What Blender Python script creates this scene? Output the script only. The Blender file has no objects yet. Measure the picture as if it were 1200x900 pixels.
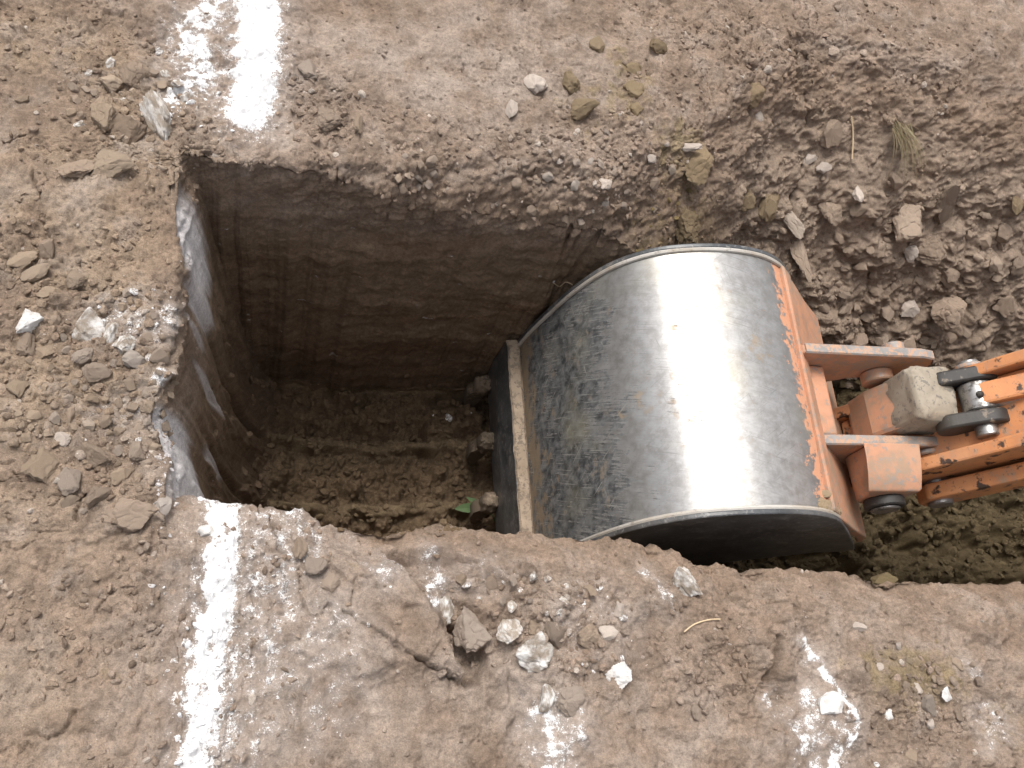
import bpy, bmesh, math, random
import numpy as np
from mathutils import Vector, Matrix, noise as mn
random.seed(11)
S = bpy.context.scene
COL = S.collection
rad = math.radians

# ------------------------------------------------------------------ camera
FOC, CAMH = 1000.0, 1.4
def unit(v):
    v = np.array(v, float)
    return v / np.linalg.norm(v)
_a = 3500.0
_X = unit((_a, (1e6 - 170 * _a) / 2450, 1000)); _Y = unit((-170, -2450, 1000)); _Z = np.cross(_X, _Y)
R = np.stack([_X, _Y, _Z], 1)                  # image axes (right, down, forward) from world axes
CAM = np.array([0, 0, CAMH])
def ray(u, v): return unit(R.T @ np.array([u - 600, v - 450, FOC]))
def G(u, v, z=0.0):
    d = ray(u, v); t = (z - CAMH) / d[2]
    return CAM + t * d
def BY(u, v, y):
    d = ray(u, v); t = y / d[1]
    return CAM + t * d
cd = bpy.data.cameras.new('camera'); cam = bpy.data.objects.new('camera', cd); COL.objects.link(cam)
M = Matrix(((R[0][0], -R[1][0], -R[2][0], 0), (R[0][1], -R[1][1], -R[2][1], 0), (R[0][2], -R[1][2], -R[2][2], CAMH), (0, 0, 0, 1)))
cam.matrix_world = M
cd.sensor_width = 36; cd.sensor_fit = 'HORIZONTAL'; cd.lens = 30.0; cd.clip_start = 0.02; cd.clip_end = 500
S.camera = cam

# ------------------------------------------------------------------ light
SUN_EL, SUN_AZ = 66.0, -25.0        # azimuth from +Y towards +X
w = bpy.data.worlds.new('World'); S.world = w; w.use_nodes = True
nt = w.node_tree; bg = nt.nodes['Background']
sky = nt.nodes.new('ShaderNodeTexSky'); sky.sky_type = 'NISHITA'; sky.sun_disc = False
sky.sun_elevation = rad(SUN_EL); sky.sun_rotation = rad(SUN_AZ); sky.air_density = 1.0; sky.dust_density = 6.0; sky.ozone_density = 1.0
hs = nt.nodes.new('ShaderNodeHueSaturation'); hs.inputs['Saturation'].default_value = 0.22
nt.links.new(sky.outputs[0], hs.inputs['Color']); nt.links.new(hs.outputs[0], bg.inputs['Color']); bg.inputs['Strength'].default_value = 0.15
sd = bpy.data.lights.new('sun', 'SUN'); sd.energy = 1.5; sd.angle = rad(18); sd.color = (1.0, 0.95, 0.88)
so = bpy.data.objects.new('sun', sd); COL.objects.link(so)
sdir = Vector((math.sin(rad(SUN_AZ)) * math.cos(rad(SUN_EL)), math.cos(rad(SUN_AZ)) * math.cos(rad(SUN_EL)), math.sin(rad(SUN_EL))))
so.rotation_euler = sdir.to_track_quat('Z', 'Y').to_euler(); so.location = (0, 3, 6)
S.view_settings.view_transform = 'Standard'; S.view_settings.look = 'None'; S.view_settings.gamma = 1.0
S.view_settings.exposure = 0.58

# ------------------------------------------------------------------ numpy noise
def h2(ix, iy, s):
    n = (ix.astype(np.int64) * 374761393 + iy.astype(np.int64) * 668265263 + s * 974634777) & 0xffffffff
    n = ((n ^ (n >> 13)) * 1274126177) & 0xffffffff
    n = ((n ^ (n >> 16)) * 2246822519) & 0xffffffff
    return (n ^ (n >> 15)) & 0xffffff
def rnd(ix, iy, s): return (h2(ix, iy, s) / 16777216.0).astype(np.float32)
def perlin(x, y, s=0):
    x0 = np.floor(x); y0 = np.floor(y); fx = (x - x0).astype(np.float32); fy = (y - y0).astype(np.float32)
    ux = fx * fx * fx * (fx * (fx * 6 - 15) + 10); uy = fy * fy * fy * (fy * (fy * 6 - 15) + 10)
    def g(dx, dy):
        a = rnd(x0 + dx, y0 + dy, s) * 6.2831853
        return np.cos(a) * (fx - dx) + np.sin(a) * (fy - dy)
    a = g(0, 0); b = g(1, 0); c = g(0, 1); d = g(1, 1)
    a = a + ux * (b - a); c = c + ux * (d - c)
    return (a + uy * (c - a)) * 1.4
def fbm(x, y, s=0, o=3, gain=.5):
    r = 0; amp = 1.0; f = 1.0
    for i in range(o):
        r = r + amp * perlin(x * f + 17.3 * i, y * f - 9.1 * i, s + i); amp *= gain; f *= 2.03
    return r
def sm(x, a, b):
    t = np.clip((x - a) / (b - a), 0, 1)
    return t * t * (3 - 2 * t)
def lumps(x, y, cell, s, prob=.8, cap=.45):
    """height field of angular lumps (metres), one candidate per jittered cell"""
    gx = x / cell; gy = y / cell; ix = np.floor(gx); iy = np.floor(gy)
    out = np.zeros(x.shape, np.float32)
    for dx in (-1, 0, 1):
        for dy in (-1, 0, 1):
            jx = ix + dx; jy = iy + dy
            cx = jx + .15 + .7 * rnd(jx, jy, s); cy = jy + .15 + .7 * rnd(jx, jy, s + 1)
            r = .25 + .5 * rnd(jx, jy, s + 2) ** 1.6; a = rnd(jx, jy, s + 3) * 6.283
            px = gx - cx; py = gy - cy
            ca = np.cos(a); sa = np.sin(a)
            qx = px * ca + py * sa; qy = (-px * sa + py * ca) * (1.0 + .7 * rnd(jx, jy, s + 4))
            d = .55 * np.maximum(np.abs(qx) + .35 * np.abs(qy), np.abs(qy) * 1.1) + .45 * np.sqrt(qx * qx + qy * qy)
            t = (rnd(jx, jy, s + 5) - .5) * .7
            hh = np.minimum((r - d) * 1.5, cap * r + t * qx)
            hh = np.where(rnd(jx, jy, s + 6) < prob, hh, 0)
            out = np.maximum(out, hh)
    return out * cell

# ------------------------------------------------------------------ marks and zones on the ground, in metres
def mpp(u, v):
    p = G(u, v); c = R @ (p - CAM)
    return c[2] / FOC
def Pl(pts): return [tuple(G(*p)[:2]) for p in pts]
def dist_poly(x, y, pts, closed=False):
    d = np.full(x.shape, 9.0, np.float32)
    n = len(pts)
    for i in range(n if closed else n - 1):
        (ax, ay), (bx, by) = pts[i], pts[(i + 1) % n]
        vx, vy = bx - ax, by - ay; L = vx * vx + vy * vy + 1e-12
        t = np.clip(((x - ax) * vx + (y - ay) * vy) / L, 0, 1)
        d = np.minimum(d, np.sqrt((x - ax - t * vx) ** 2 + (y - ay - t * vy) ** 2))
    return d
def inside(x, y, pts):
    c = np.zeros(x.shape, bool); n = len(pts)
    for i in range(n):
        (ax, ay), (bx, by) = pts[i], pts[(i + 1) % n]
        k = ((ay > y) != (by > y)) & (x < (bx - ax) * (y - ay) / (by - ay + 1e-12) + ax)
        c ^= k
    return c
def blob(x, y, u, v, ru, rv, soft=.5):
    p = G(u, v); s = mpp(u, v); q = G(u, v + 1); sv = abs(q[1] - p[1])
    d = np.sqrt(((x - p[0]) / (ru * s)) ** 2 + ((y - p[1]) / (rv * sv)) ** 2)
    return 1 - sm(d, 1 - soft, 1 + soft)
RUBBLE = [(110, 440, 100, 170, 1.0), (140, 150, 100, 75, .8), (40, 300, 70, 60, .7), (1060, 300, 150, 130, 1.0), (930, 260, 60, 110, .8), (680, 200, 110, 90, .7), (490, 200, 55, 45, .7),
          (620, 740, 120, 75, .9), (390, 120, 60, 60, .6), (820, 760, 70, 80, .6), (1080, 820, 90, 70, .6), (80, 690, 110, 55, .7), (120, 790, 90, 70, .6), (180, 860, 80, 60, .5), (420, 830, 90, 60, .35), (740, 860, 120, 50, .4), (930, 720, 60, 40, .35), (350, 680, 60, 60, .5), (280, 800, 90, 120, .4), (60, 40, 120, 50, .5),
          (1130, 160, 40, 100, .5), (1000, 60, 140, 60, .35), (820, 100, 160, 120, .45)]
SMOOTH = [(530, 70, 120, 80, .9), (40, 560, 60, 60, .6), (420, 860, 110, 60, .7), (60, 660, 60, 40, .6), (1090, 190, 50, 70, .6), (60, 130, 70, 40, .5), (700, 30, 70, 50, .5), (640, 655, 160, 18, .9), (430, 730, 90, 60, .8), (720, 870, 90, 40, .6), (1040, 740, 90, 30, .6)]
OLIVE = [(815, 185, 50, 45, .8), (740, 105, 35, 55, .6), (800, 265, 50, 40, .7), (890, 240, 60, 45, .7), (1060, 770, 70, 55, .85), (1185, 850, 30, 60, .5), (690, 130, 50, 40, .5)]
GREYS = [(560, 80, 170, 90, .6), (1120, 200, 60, 120, .5), (330, 800, 130, 130, .6), (560, 850, 130, 60, .5), (430, 720, 100, 70, .6), (1000, 790, 100, 90, .3), (620, 180, 60, 60, .3)]
YELL = [(90, 330, 140, 330, .55), (60, 60, 120, 60, .6), (30, 850, 60, 60, .35), (340, 860, 20, 30, .5)]
LIMEBAND = [(Pl([(236, 612), (250, 650), (247, 700), (240, 760), (232, 810), (226, 860), (214, 930), (196, 1010), (160, 1180), (120, 1400)]), .036, .92), (Pl([(304, -90), (304, 0), (306, 50), (303, 90), (296, 130), (291, 152)]), .046, 1.0),
            (Pl([(262, -60), (255, 5), (232, 35), (238, 75), (245, 100)]), .036, .78), (Pl([(205, 128), (225, 112), (240, 120)]), .022, .75),
            (Pl([(640, 830), (650, 868), (648, 905), (640, 960)]), .024, .60), (Pl([(936, 722), (965, 765), (990, 812), (1000, 838), (990, 862), (975, 890), (972, 930)]), .012, .80), (Pl([(945, 800), (938, 850), (952, 900), (955, 950)]), .030, .48),
            (Pl([(512, 665), (520, 690), (516, 720)]), .017, .6), (Pl([(1160, 810), (1168, 840), (1160, 870)]), .018, .42), (Pl([(1120, 735), (1140, 760)]), .012, .35), (Pl([(898, 790), (902, 812)]), .009, .5),
            (Pl([(130, 375), (165, 372), (195, 368)]), .030, .42), (Pl([(190, 480), (196, 466)]), .018, .5), (Pl([(765, 668), (790, 705)]), .016, .45)]
DUST = [(330, 650, 55, 60, .6), (300, 760, 60, 130, .55), (370, 800, 70, 90, .42), (270, 870, 50, 60, .5), (450, 690, 30, 30, .5), (560, 690, 60, 30, .35), (650, 860, 50, 50, .55), (960, 850, 60, 60, .5), (240, 60, 55, 80, .55), (160, 380, 60, 40, .5), (140, 540, 50, 35, .35), (220, 760, 60, 140, .3), (700, 740, 60, 60, .3), (1165, 840, 30, 40, .4), (640, 300, 30, 14, .25), (400, 640, 30, 25, .35)]
CRACKS = [([(283, 620), (300, 648), (318, 664), (322, 690)], .0032, .014), ([(347, 698), (350, 735), (354, 750), (364, 760), (374, 755), (385, 742)], .0022, .007), ([(385, 742), (392, 758), (404, 785)], .002, .006), ([(400, 745), (430, 760), (455, 772)], .0026, .010), ([(486, 790), (500, 797), (520, 803), (541, 815)], .0038, .018),
          ([(455, 772), (486, 790)], .0025, .010), ([(412, 740), (415, 705), (436, 700)], .002, .008), ([(0, 188), (24, 186)], .004, .02), ([(70, 684), (76, 662), (82, 648)], .003, .015), ([(40, 210), (42, 222), (52, 240)], .003, .012), ([(968, 85), (985, 108)], .005, .02), ([(994, 140), (996, 178)], .008, .04),
          ([(20, 890), (60, 885), (72, 868)], .0025, .01), ([(90, 780), (110, 760)], .002, .008), ([(905, 718), (901, 745), (895, 775)], .010, .025), ([(545, 260), (570, 262)], .005, .02), ([(690, 255), (715, 262), (735, 258)], .005, .02), ([(1140, 235), (1150, 262)], .006, .025), ([(1160, 275), (1190, 300)], .008, .03), ([(320, 700), (335, 735), (330, 760)], .002, .008), ([(205, 105), (215, 130)], .004, .015)]
CRACKS = [(Pl(p), w_, d_) for p, w_, d_ in CRACKS]
HOLE = Pl([(448, 655), (500, 655), (560, 668), (600, 700), (640, 745), (600, 790), (575, 812), (545, 822), (530, 780), (512, 735), (480, 690)])
HOLE2 = Pl([(528, 742), (556, 752), (580, 772), (578, 800), (546, 820), (540, 800)])
SLAB = Pl([(300, 612), (400, 632), (440, 650), (470, 680), (505, 730), (530, 775), (543, 815), (487, 792), (430, 762), (395, 742), (350, 700)])
SLABC = (np.mean([p[0] for p in SLAB]), np.mean([p[1] for p in SLAB]))

def zone(x, y, lst):
    r = np.zeros(x.shape, np.float32)
    for (u, v, ru, rv, k) in lst: r = np.maximum(r, k * blob(x, y, u, v, ru, rv, .55))
    return r

# ------------------------------------------------------------------ ground: one sheet with the trench dug into it
def seg(a, b, step): return list(np.linspace(a, b, max(2, int(round((b - a) / step))), endpoint=False))
D0 = 0.955
XL0 = -0.165
EP = np.array([(0, 0), (.008, .025), (.020, .075), (.034, .15), (.046, .24), (.062, .40), (.082, .60), (.100, .72), (.126, .83), (.155, .92), (.187, .975), (.225, 1.0)])   # end wall: run against share of depth
tt = np.linspace(0, 1, 230)
_l = np.concatenate([[0], np.cumsum(np.hypot(np.diff(EP[:, 0]), np.diff(EP[:, 1] * D0)))]); _l /= _l[-1]
ex, ed = np.interp(tt, _l, EP[:, 0]), np.interp(tt, _l, EP[:, 1])
xs = [-40, -20, -10, -6, -4, -3, -2.2, -1.7, -1.3] + seg(-1.0, -.62, .007) + seg(-.62, -.18, .0024) + seg(-.18, XL0, .0015) + list(XL0 + ex) + seg(XL0 + .2265, 1.45, .0026) + seg(1.45, 2.3, .004) + seg(2.3, 3.0, .009) + [3.2, 3.6, 4.2, 5, 7, 10, 20, 40]
xs = np.array(xs)
YW, YN = 0.965, 0.30
wy = np.linspace(0, 1, 300)
ys = [-40, -20, -10, -6, -4, -2.5, -1.9, -1.5] + seg(-1.3, -.6, .02) + seg(-.6, -.16, .006) + seg(-.16, .215, .0024) + seg(.215, .302, .0016) + list(np.linspace(.302, .322, 40, endpoint=False)) + seg(.322, YW - .012, .003) + list(YW - .012 + .03 * wy) + seg(YW + .0181, 1.75, .0029) + seg(1.75, 2.2, .006) + seg(2.2, 3.0, .012) + [3.2, 3.6, 4.4, 6, 9, 15, 25, 40]
ys = np.array(ys)
X0, Y0 = np.meshgrid(xs, ys, indexing='ij')
X0 = X0.astype(np.float32); Y0 = Y0.astype(np.float32)
nx, ny = X0.shape
near_pts = np.array([(-.6, .36), (-.131, .352), (.02, .325), (.167, .297), (.414, .288), (.65, .275), (.81, .222), (1.08, .209), (1.47, .171), (2.2, .12), (4, .05)])
def near_lip(x): return np.interp(x, near_pts[:, 0], near_pts[:, 1])
def far_r(x): return .040 + .085 * sm(x, .0, .55) + .55 * sm(x, .6, 1.35)
def far_h(x): return .040 + .10 * sm(x, .0, .55) + .46 * sm(x, .65, 1.4)
# warp the dense lines so that they follow the lips
wob = .007 * fbm(Y0 * 9, Y0 * 0 + 3.3, 5, 3) + np.interp(Y0, [.2, .34, .42, .50, .62, .72, .85, 1.0, 1.1], [.02, .02, -.010, -.012, .000, .002, -.004, -.012, -.01])
Xg = X0 + wob * np.exp(-((X0 - XL0) / .12) ** 2)
dn = near_lip(X0) - .262
Yg = Y0 + dn * (sm(Y0, -.1, .2) * (1 - sm(Y0, .34, .75))) + (.010 * fbm(X0 * 4, X0 * 0 + 1.7, 8, 3) + .009 * fbm(X0 * 22, X0 * 0 + 4.7, 9, 4)) * np.exp(-((Y0 - YW) / .09) ** 2)
# share of depth across each wall
E = np.interp(X0, XL0 + ex, ed).astype(np.float32); E[X0 < XL0] = 0
Dd = D0 - .22 * sm(X0, .9, 1.9) - .1 * sm(X0, 1.9, 2.6)
r_ = far_r(X0); hr = far_h(X0)
d = Y0 - YW
lex = 1.9 - .6 * sm(X0, .8, 1.3)
lip = hr * (1 - np.clip(d, 0, 10) / r_).clip(0, 1) ** lex
wall_t = np.clip((.018 - (Y0 - YW)) / .03, 0, 1)
Fz = np.where(Y0 >= YW + .018, lip, np.interp(0.018, [0, .0181], [0, 1]) * 0 + hr * (1 - .018 / r_) ** lex + (Dd - hr * (1 - .018 / r_) ** lex) * wall_t)
nd = np.clip((Y0 - .200) / (.302 - .200), 0, 1)
Nz = np.where(Y0 <= .302, .050 * nd ** 1.8, .050 + (Dd - .050) * np.clip((Y0 - .302) / .02, 0, 1))
Ez = E * Dd
depth = np.minimum(np.minimum(Fz, Nz), Ez)
kx = .012
depth = np.where((Fz < 5), depth, depth)
Zg = -depth.astype(np.float32)
Yg = Yg + .045 * sm(Y0, YW - .03, YW) * (1 - np.clip(depth / Dd, 0, 1)) * (1 - sm(Y0, 1.02, 1.35))
in_pit = sm(depth, .10, .22)
floor_m = sm(depth / Dd, .93, .995)
wallfar = (sm(Y0, YW - .02, YW + .0) * (1 - sm(Y0, YW + .015, YW + .075))) * in_pit * (1 - floor_m)
wallend = (1 - sm(X0, XL0 + .13, XL0 + .23)) * sm(X0, XL0 - .005, XL0 + .02) * sm(depth, .005, .10)
# coordinates that unroll the walls
qx = Xg - .6 * Zg; qy = Yg + Zg * (2 * sm(Y0, .31, .40) - 1)
core = (X0 > -1.1) & (X0 < 3.0) & (Y0 > -1.3) & (Y0 < 3.0)
cm = core.astype(np.float32)
rub = zone(X0, Y0, RUBBLE); smo = zone(X0, Y0, SMOOTH)
rub = np.maximum(rub, .75 * sm(X0, .95, 1.3) * sm(Y0, .85, 1.0) * (1 - sm(Y0, 1.25, 1.6)))
rub = np.clip(rub - .6 * smo, 0, 1) * (1 - sm(depth, .25, .5) * (X0 < .9))
rn = fbm(X0 * 7, Y0 * 7, 31, 3)
rub = np.clip(rub * (1 + .9 * rn), 0, 1).astype(np.float32)
rubL = rub
# relief
nearz = (1 - sm(Y0, .35, .45)) * sm(X0, -.1, .1)
big = fbm(qx * 2.6, qy * 2.6, 1, 3) * .016 + (.35 + .65 * nearz) * .010 * fbm(qx * 7, qy * 7, 12, 3)
big = big + nearz * (.6 * lumps(qx + 2 + .01 * fbm(qx * 20, qy * 20, 17, 3), qy + 1 + .01 * fbm(qx * 20 + 5, qy * 20, 18, 3), .11, 14, .45, .3) + .004 * fbm(qx * 22, qy * 22, 16, 4))
mid = fbm(qx * 11, qy * 11, 2, 5, .60) * .0100
rid = 1 - np.abs(perlin(qx * 15 + .3 * perlin(qx * 30, qy * 30, 4), qy * 15, 3))
fine = fbm(qx * 55, qy * 55, 6, 4, .65) * .0021
rubR = sm(X0, .95, 1.25) * sm(Y0, .8, .95) * (1 - sm(Y0 + .10 * rn, 1.25, 1.65))
wx = qx + .012 * fbm(qx * 22, qy * 22, 33, 4); wy = qy + .012 * fbm(qx * 22 + 8, qy * 22, 34, 4)
l1 = lumps(qx, qy, .036, 40, .75); l2 = lumps(qx + 3, qy, .017, 50, .75); l3 = lumps(qx, qy + 5, .0085, 60, .7)
surf = big + mid * (1 - .5 * smo) - .004 * rid ** 6 * (1 - smo) + fine * (1 - .5 * smo)
surf = surf + rub * (l1 * .85 + l2 * .7) * (1 - .6 * rubR) + (.55 + .5 * rub) * l3 * 1.0 * (1 - .6 * smo) + .40 * (1 - smo) * sm(rn, -.3, .5) * l2 + rubR * (lumps(wx, wy, .12, 45, .7, .45) * .5 + lumps(wx + 1, wy, .06, 47, .6, .4) * .5 + l1 * .30 + .006 * fbm(qx * 24, qy * 24, 48, 5, .65) + .25 * l2)
# tracks scraped across the upper right ground
ang = rad(26); sx = X0 * math.cos(ang) + Y0 * math.sin(ang); sy = -X0 * math.sin(ang) + Y0 * math.cos(ang)
scr = fbm(sx * 9 , sy * 2.0, 71, 4) * sm(X0, .6, 1.1) * sm(Y0, 1.1, 1.3)
surf = surf + .017 * scr
surf = surf * (1 - .75 * in_pit * (1 - rubR)) * np.where(core, 1, .6)
# cracks, slab, hole
cut = np.zeros_like(surf)
for pts, w_, d_ in CRACKS:
    a = np.array(pts); b = (X0 > a[:, 0].min() - .05) & (X0 < a[:, 0].max() + .05) & (Y0 > a[:, 1].min() - .05) & (Y0 < a[:, 1].max() + .05)
    if not b.any(): continue
    xx = X0[b] + .004 * fbm(X0[b] * 60, Y0[b] * 60, 77, 2); yy = Y0[b] + .004 * fbm(X0[b] * 60 + 9, Y0[b] * 60, 78, 2)
    dd = dist_poly(xx, yy, pts)
    w_ = w_ * .8
    cut[b] = np.maximum(cut[b], 1.0 * d_ * (1 - sm(dd, w_ * .25, w_ * .95)))
# fine network of drying cracks
b = (X0 > -.6) & (X0 < 1.9) & (Y0 > -.2) & (Y0 < 2.0) & (depth < .05)
cxn = perlin(X0[b] * 13 + .5 * perlin(X0[b] * 40, Y0[b] * 40, 91), Y0[b] * 13, 92)
ck = (1 - sm(np.abs(cxn), .004, .024)) * sm(fbm(X0[b] * 4, Y0[b] * 4, 93, 2), -.05, .35)
cut[b] = np.maximum(cut[b], .008 * ck)
b = (X0 > -.1) & (X0 < .75) & (Y0 > -.1) & (Y0 < .42)
jx = X0[b] + .006 * fbm(X0[b] * 45, Y0[b] * 45, 81, 3); jy = Y0[b] + .006 * fbm(X0[b] * 45 + 7, Y0[b] * 45, 82, 3)
ins = inside(jx, jy, HOLE); dd = dist_poly(jx, jy, HOLE, True)
left = dist_poly(jx, jy, Pl([(448, 655), (480, 690), (512, 735), (530, 780), (545, 822)]))
hole = np.where(ins, sm(dd, 0, .012) * (.012 + .028 * (1 - sm(left, .02, .12))), 0)
ins2 = inside(jx, jy, HOLE2); dd2 = dist_poly(jx, jy, HOLE2, True); hole = hole + np.where(ins2, .045 * sm(dd2, 0, .010), 0)
inss = inside(jx, jy, SLAB); dds = dist_poly(jx, jy, SLAB, True)
slab = np.where(inss, .013 * sm(dds, 0, .005) * sm(jx - jy * .6, .02, .16), 0)
Zs = np.zeros_like(surf); Zs[b] = slab - hole
surf = surf + Zs - cut
# walls: scraped bands, tooth grooves, slumps
hz = -Zg
wf = .0012 * fbm(Xg * 4 + hz * 2, hz * 14, 101, 4) + .0012 * fbm(Xg * 14, hz * 50, 105, 3) + .0016 * fbm(Xg * 40, hz * 40, 106, 3) + .011 * fbm(Xg * 3.0, hz * 6, 108, 3) + .003 * sm(fbm(Xg * 5 + 4, hz * 11, 110, 4), .25, .6) - .003 * lumps(Xg, hz * 1.6, .06, 111, .4)
disp_y = wf * wallfar * sm(X0, -.13, -.04)
disp_y = disp_y + .03 * fbm(Xg * 7, hz * 7, 121, 3) * sm(X0, .95, 1.25) * sm(Y0, .9, 1.0) * in_pit
groove = np.zeros_like(surf)
for gy in (.585, .775): groove = np.maximum(groove, np.exp(-((Yg - gy - .006 * fbm(hz * 5, Xg * 5, 130, 2)) / .011) ** 2))
we = .008 * fbm(Yg * 20, hz * 2.2, 141, 3) + .003 * fbm(Yg * 70, hz * 7, 143, 3) + .010 * sm(fbm(Yg * 20, hz * 4, 145, 3), .1, .3) - .022 * groove
disp_x = we * wallend * (1 - floor_m) * (.22 + .78 * sm(hz, .22, .5))
# floor: rough strips between smooth tooth ledges
fl = floor_m * in_pit
led = np.zeros_like(surf)
for gy in (.60, .785, .958): led = np.maximum(led, (1 - sm(np.abs(Yg - gy - .012 * fbm(Xg * 5, Yg * 0, 150, 3)), .006, .024)) * (.55 + .45 * sm(fbm(Xg * 7, Yg * 3, 152, 3), -.4, .3)))
rough = lumps(Xg, Yg, .13, 158, .8, .6) * .5 + lumps(Xg, Yg, .085, 160, .7, .6) * .5 + lumps(Xg + 2, Yg, .045, 170, .85) * .8 + lumps(Xg, Yg + 2, .02, 180, .8) * .9 + .022 * fbm(Xg * 8, Yg * 8, 190, 4) + .004 * fbm(Xg * 45, Yg * 45, 195, 3)
rlf = led * (1 - sm(X0, .55, .8))
zf = fl * ((1.5 * rough - .012) * (1 - rlf) + rlf * (.032 + .012 * fbm(Xg * 10, Yg * 30, 153, 3)) - .03 * groove * (1 - sm(X0, .05, .2)) + sm(X0, 1.0, 1.3) * (.05 * fbm(Xg * 4, Yg * 4, 197, 2) + 1.0 * lumps(Xg, Yg + 1, .06, 198, .85) + .9 * lumps(Xg + 4, Yg, .032, 199, .85) + .008 * fbm(Xg * 40, Yg * 40, 203, 4)))
# normals of the smooth base to push the surface along
P = np.stack([Xg, Yg, Zg], -1)
du = np.gradient(P, axis=0); dv = np.gradient(P, axis=1)
N = np.cross(du, dv); N /= (np.linalg.norm(N, axis=-1, keepdims=True) + 1e-12)
wgt = (surf * (1 - wallfar * .7 * (1 - rubR)) * (1 - .85 * wallend))[..., None]
P = P + N * wgt
P[..., 2] += zf
P[..., 1] -= disp_y
P[..., 0] += disp_x
# ---- earth colours (pigment only)
def c3(*c): return np.array(c, np.float32)
tan = c3(.276, .210, .163); yellow = c3(.302, .226, .150); grey = c3(.300, .246, .206); olive = c3(.205, .158, .088); moist = c3(.195, .138, .093); clay = c3(.145, .102, .064); redb = c3(.20, .130, .086)
n1 = fbm(qx * 5, qy * 5, 201, 4); n2 = fbm(qx * 30, qy * 30, 205, 4)
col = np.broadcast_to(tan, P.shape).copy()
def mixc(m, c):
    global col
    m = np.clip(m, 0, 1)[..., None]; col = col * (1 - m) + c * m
mixc(zone(X0, Y0, YELL) * (.7 + .8 * n1), yellow)
mixc(zone(X0, Y0, GREYS) * (.9 + .6 * n1), grey)
mixc(sm(n1, .1, .6) * .5, grey); mixc(sm(-n1, .05, .55) * .55, c3(.215, .160, .122)); n3 = fbm(qx * 14 + 3, qy * 14, 208, 4); mixc(sm(n3, .1, .55) * .55, c3(.205, .148, .110)); mixc(sm(-n3, .2, .6) * .45, c3(.345, .285, .24)); n4 = fbm(qx * 2.2 + 7, qy * 2.2, 209, 3); mixc(sm(n4, .05, .5) * .35, c3(.225, .162, .118))
ov = zone(X0, Y0, OLIVE); mixc(sm(ov + .5 * n2 + .3 * n1, .35, 1.0) * .7, olive)
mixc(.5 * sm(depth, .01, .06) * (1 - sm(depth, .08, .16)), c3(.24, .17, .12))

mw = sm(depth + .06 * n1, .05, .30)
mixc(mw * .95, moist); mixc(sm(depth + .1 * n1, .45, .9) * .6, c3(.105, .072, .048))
mixc(wallfar * sm(fbm(Xg * 3 + hz * 2, hz * 8, 211, 4), .0, .6) * .5, redb)
mixc(wallfar * sm(fbm(Xg * 4 + 3 + hz * 3, hz * 13, 215, 4), .2, .6) * .35, c3(.26, .185, .125))
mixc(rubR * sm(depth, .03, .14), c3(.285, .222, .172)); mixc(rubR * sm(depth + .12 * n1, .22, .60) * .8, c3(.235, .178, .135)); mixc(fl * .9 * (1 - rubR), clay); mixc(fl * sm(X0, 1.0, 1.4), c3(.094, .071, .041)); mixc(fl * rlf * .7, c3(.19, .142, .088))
col *= (1 + .20 * n2 + .10 * n1)[..., None]
# ---- lime powder
lime = np.zeros_like(surf)
bb = core & (depth < .12)
xb, yb = X0[bb], Y0[bb]
ln = fbm(xb * 38, yb * 38, 221, 4); lm = np.zeros(xb.shape, np.float32)
for pts, hw, k in LIMEBAND:
    a = np.array(pts); c = (xb > a[:, 0].min() - .2) & (xb < a[:, 0].max() + .2) & (yb > a[:, 1].min() - .2) & (yb < a[:, 1].max() + .2)
    dd = dist_poly(xb[c] + .013 * ln[c], yb[c] + .006 * ln[c], pts)
    core_ = (1 - sm(dd, hw * .40, hw * 1.25)) * k
    halo = .55 * k * np.exp(-(dd / (hw * 1.7)) ** 2) * np.clip(.8 + .6 * ln[c], 0, 1.3)
    lm[c] = np.maximum(lm[c], np.maximum(core_ * (1 if k > .95 else np.clip((.92 if k > .9 else .8) + (.45 if k > .9 else .7) * ln[c], 0, 1.15)), halo))
du_ = zone(xb, yb, DUST)
lm = np.maximum(lm, du_ * .85 * np.clip(.66 + .6 * ln, 0, 1.2))
lime[bb] = lm
# powder smeared down the end wall where the cut ran along the line
we_z = (X0 > XL0 - .006) & (X0 < XL0 + .10) & (Ez <= Nz + .001) & (Ez <= Fz + .001)
yz, zz = Yg[we_z], -Zg[we_z]
stn = fbm(yz * 30, zz * 3, 231, 3); lw = np.zeros(yz.shape, np.float32)
for (ya, za, ra, rb, k) in ((.88, .09, .10, .15, 1), (.80, .13, .05, .13, .8), (.46, .09, .095, .16, 1), (.39, .2, .05, .14, .7), (.67, .30, .014, .15, .6), (.56, .42, .018, .13, .6), (.42, .36, .02, .14, .5), (.72, .12, .012, .10, .4)):
    dd = np.sqrt(((yz - ya) / ra) ** 2 + ((zz - za) / rb) ** 2)
    lw = np.maximum(lw, k * (1 - sm(dd + .28 * stn, .55, 1.15)))
lw = lw * sm(zz, .001, .014); lime[we_z] = np.maximum(lime[we_z] * (1 - sm(zz, .004, .03)), .16 * lw)
cw = col[we_z]; cw = cw * (1 - .88 * lw[:, None]) + c3(.66, .63, .63) * (.88 * lw[:, None]) * (1 + .12 * stn[:, None]); col[we_z] = cw
fleck = sm(fbm(Xg * 22, hz * 45, 235, 3), .80, 1.0) * wallfar * .5
lime = np.maximum(lime, fleck)
P[..., 2] += .003 * sm(lime, .5, 1) * (depth < .1) * (1 + .35 * perlin(qx * 90, qy * 90, 240))

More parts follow.
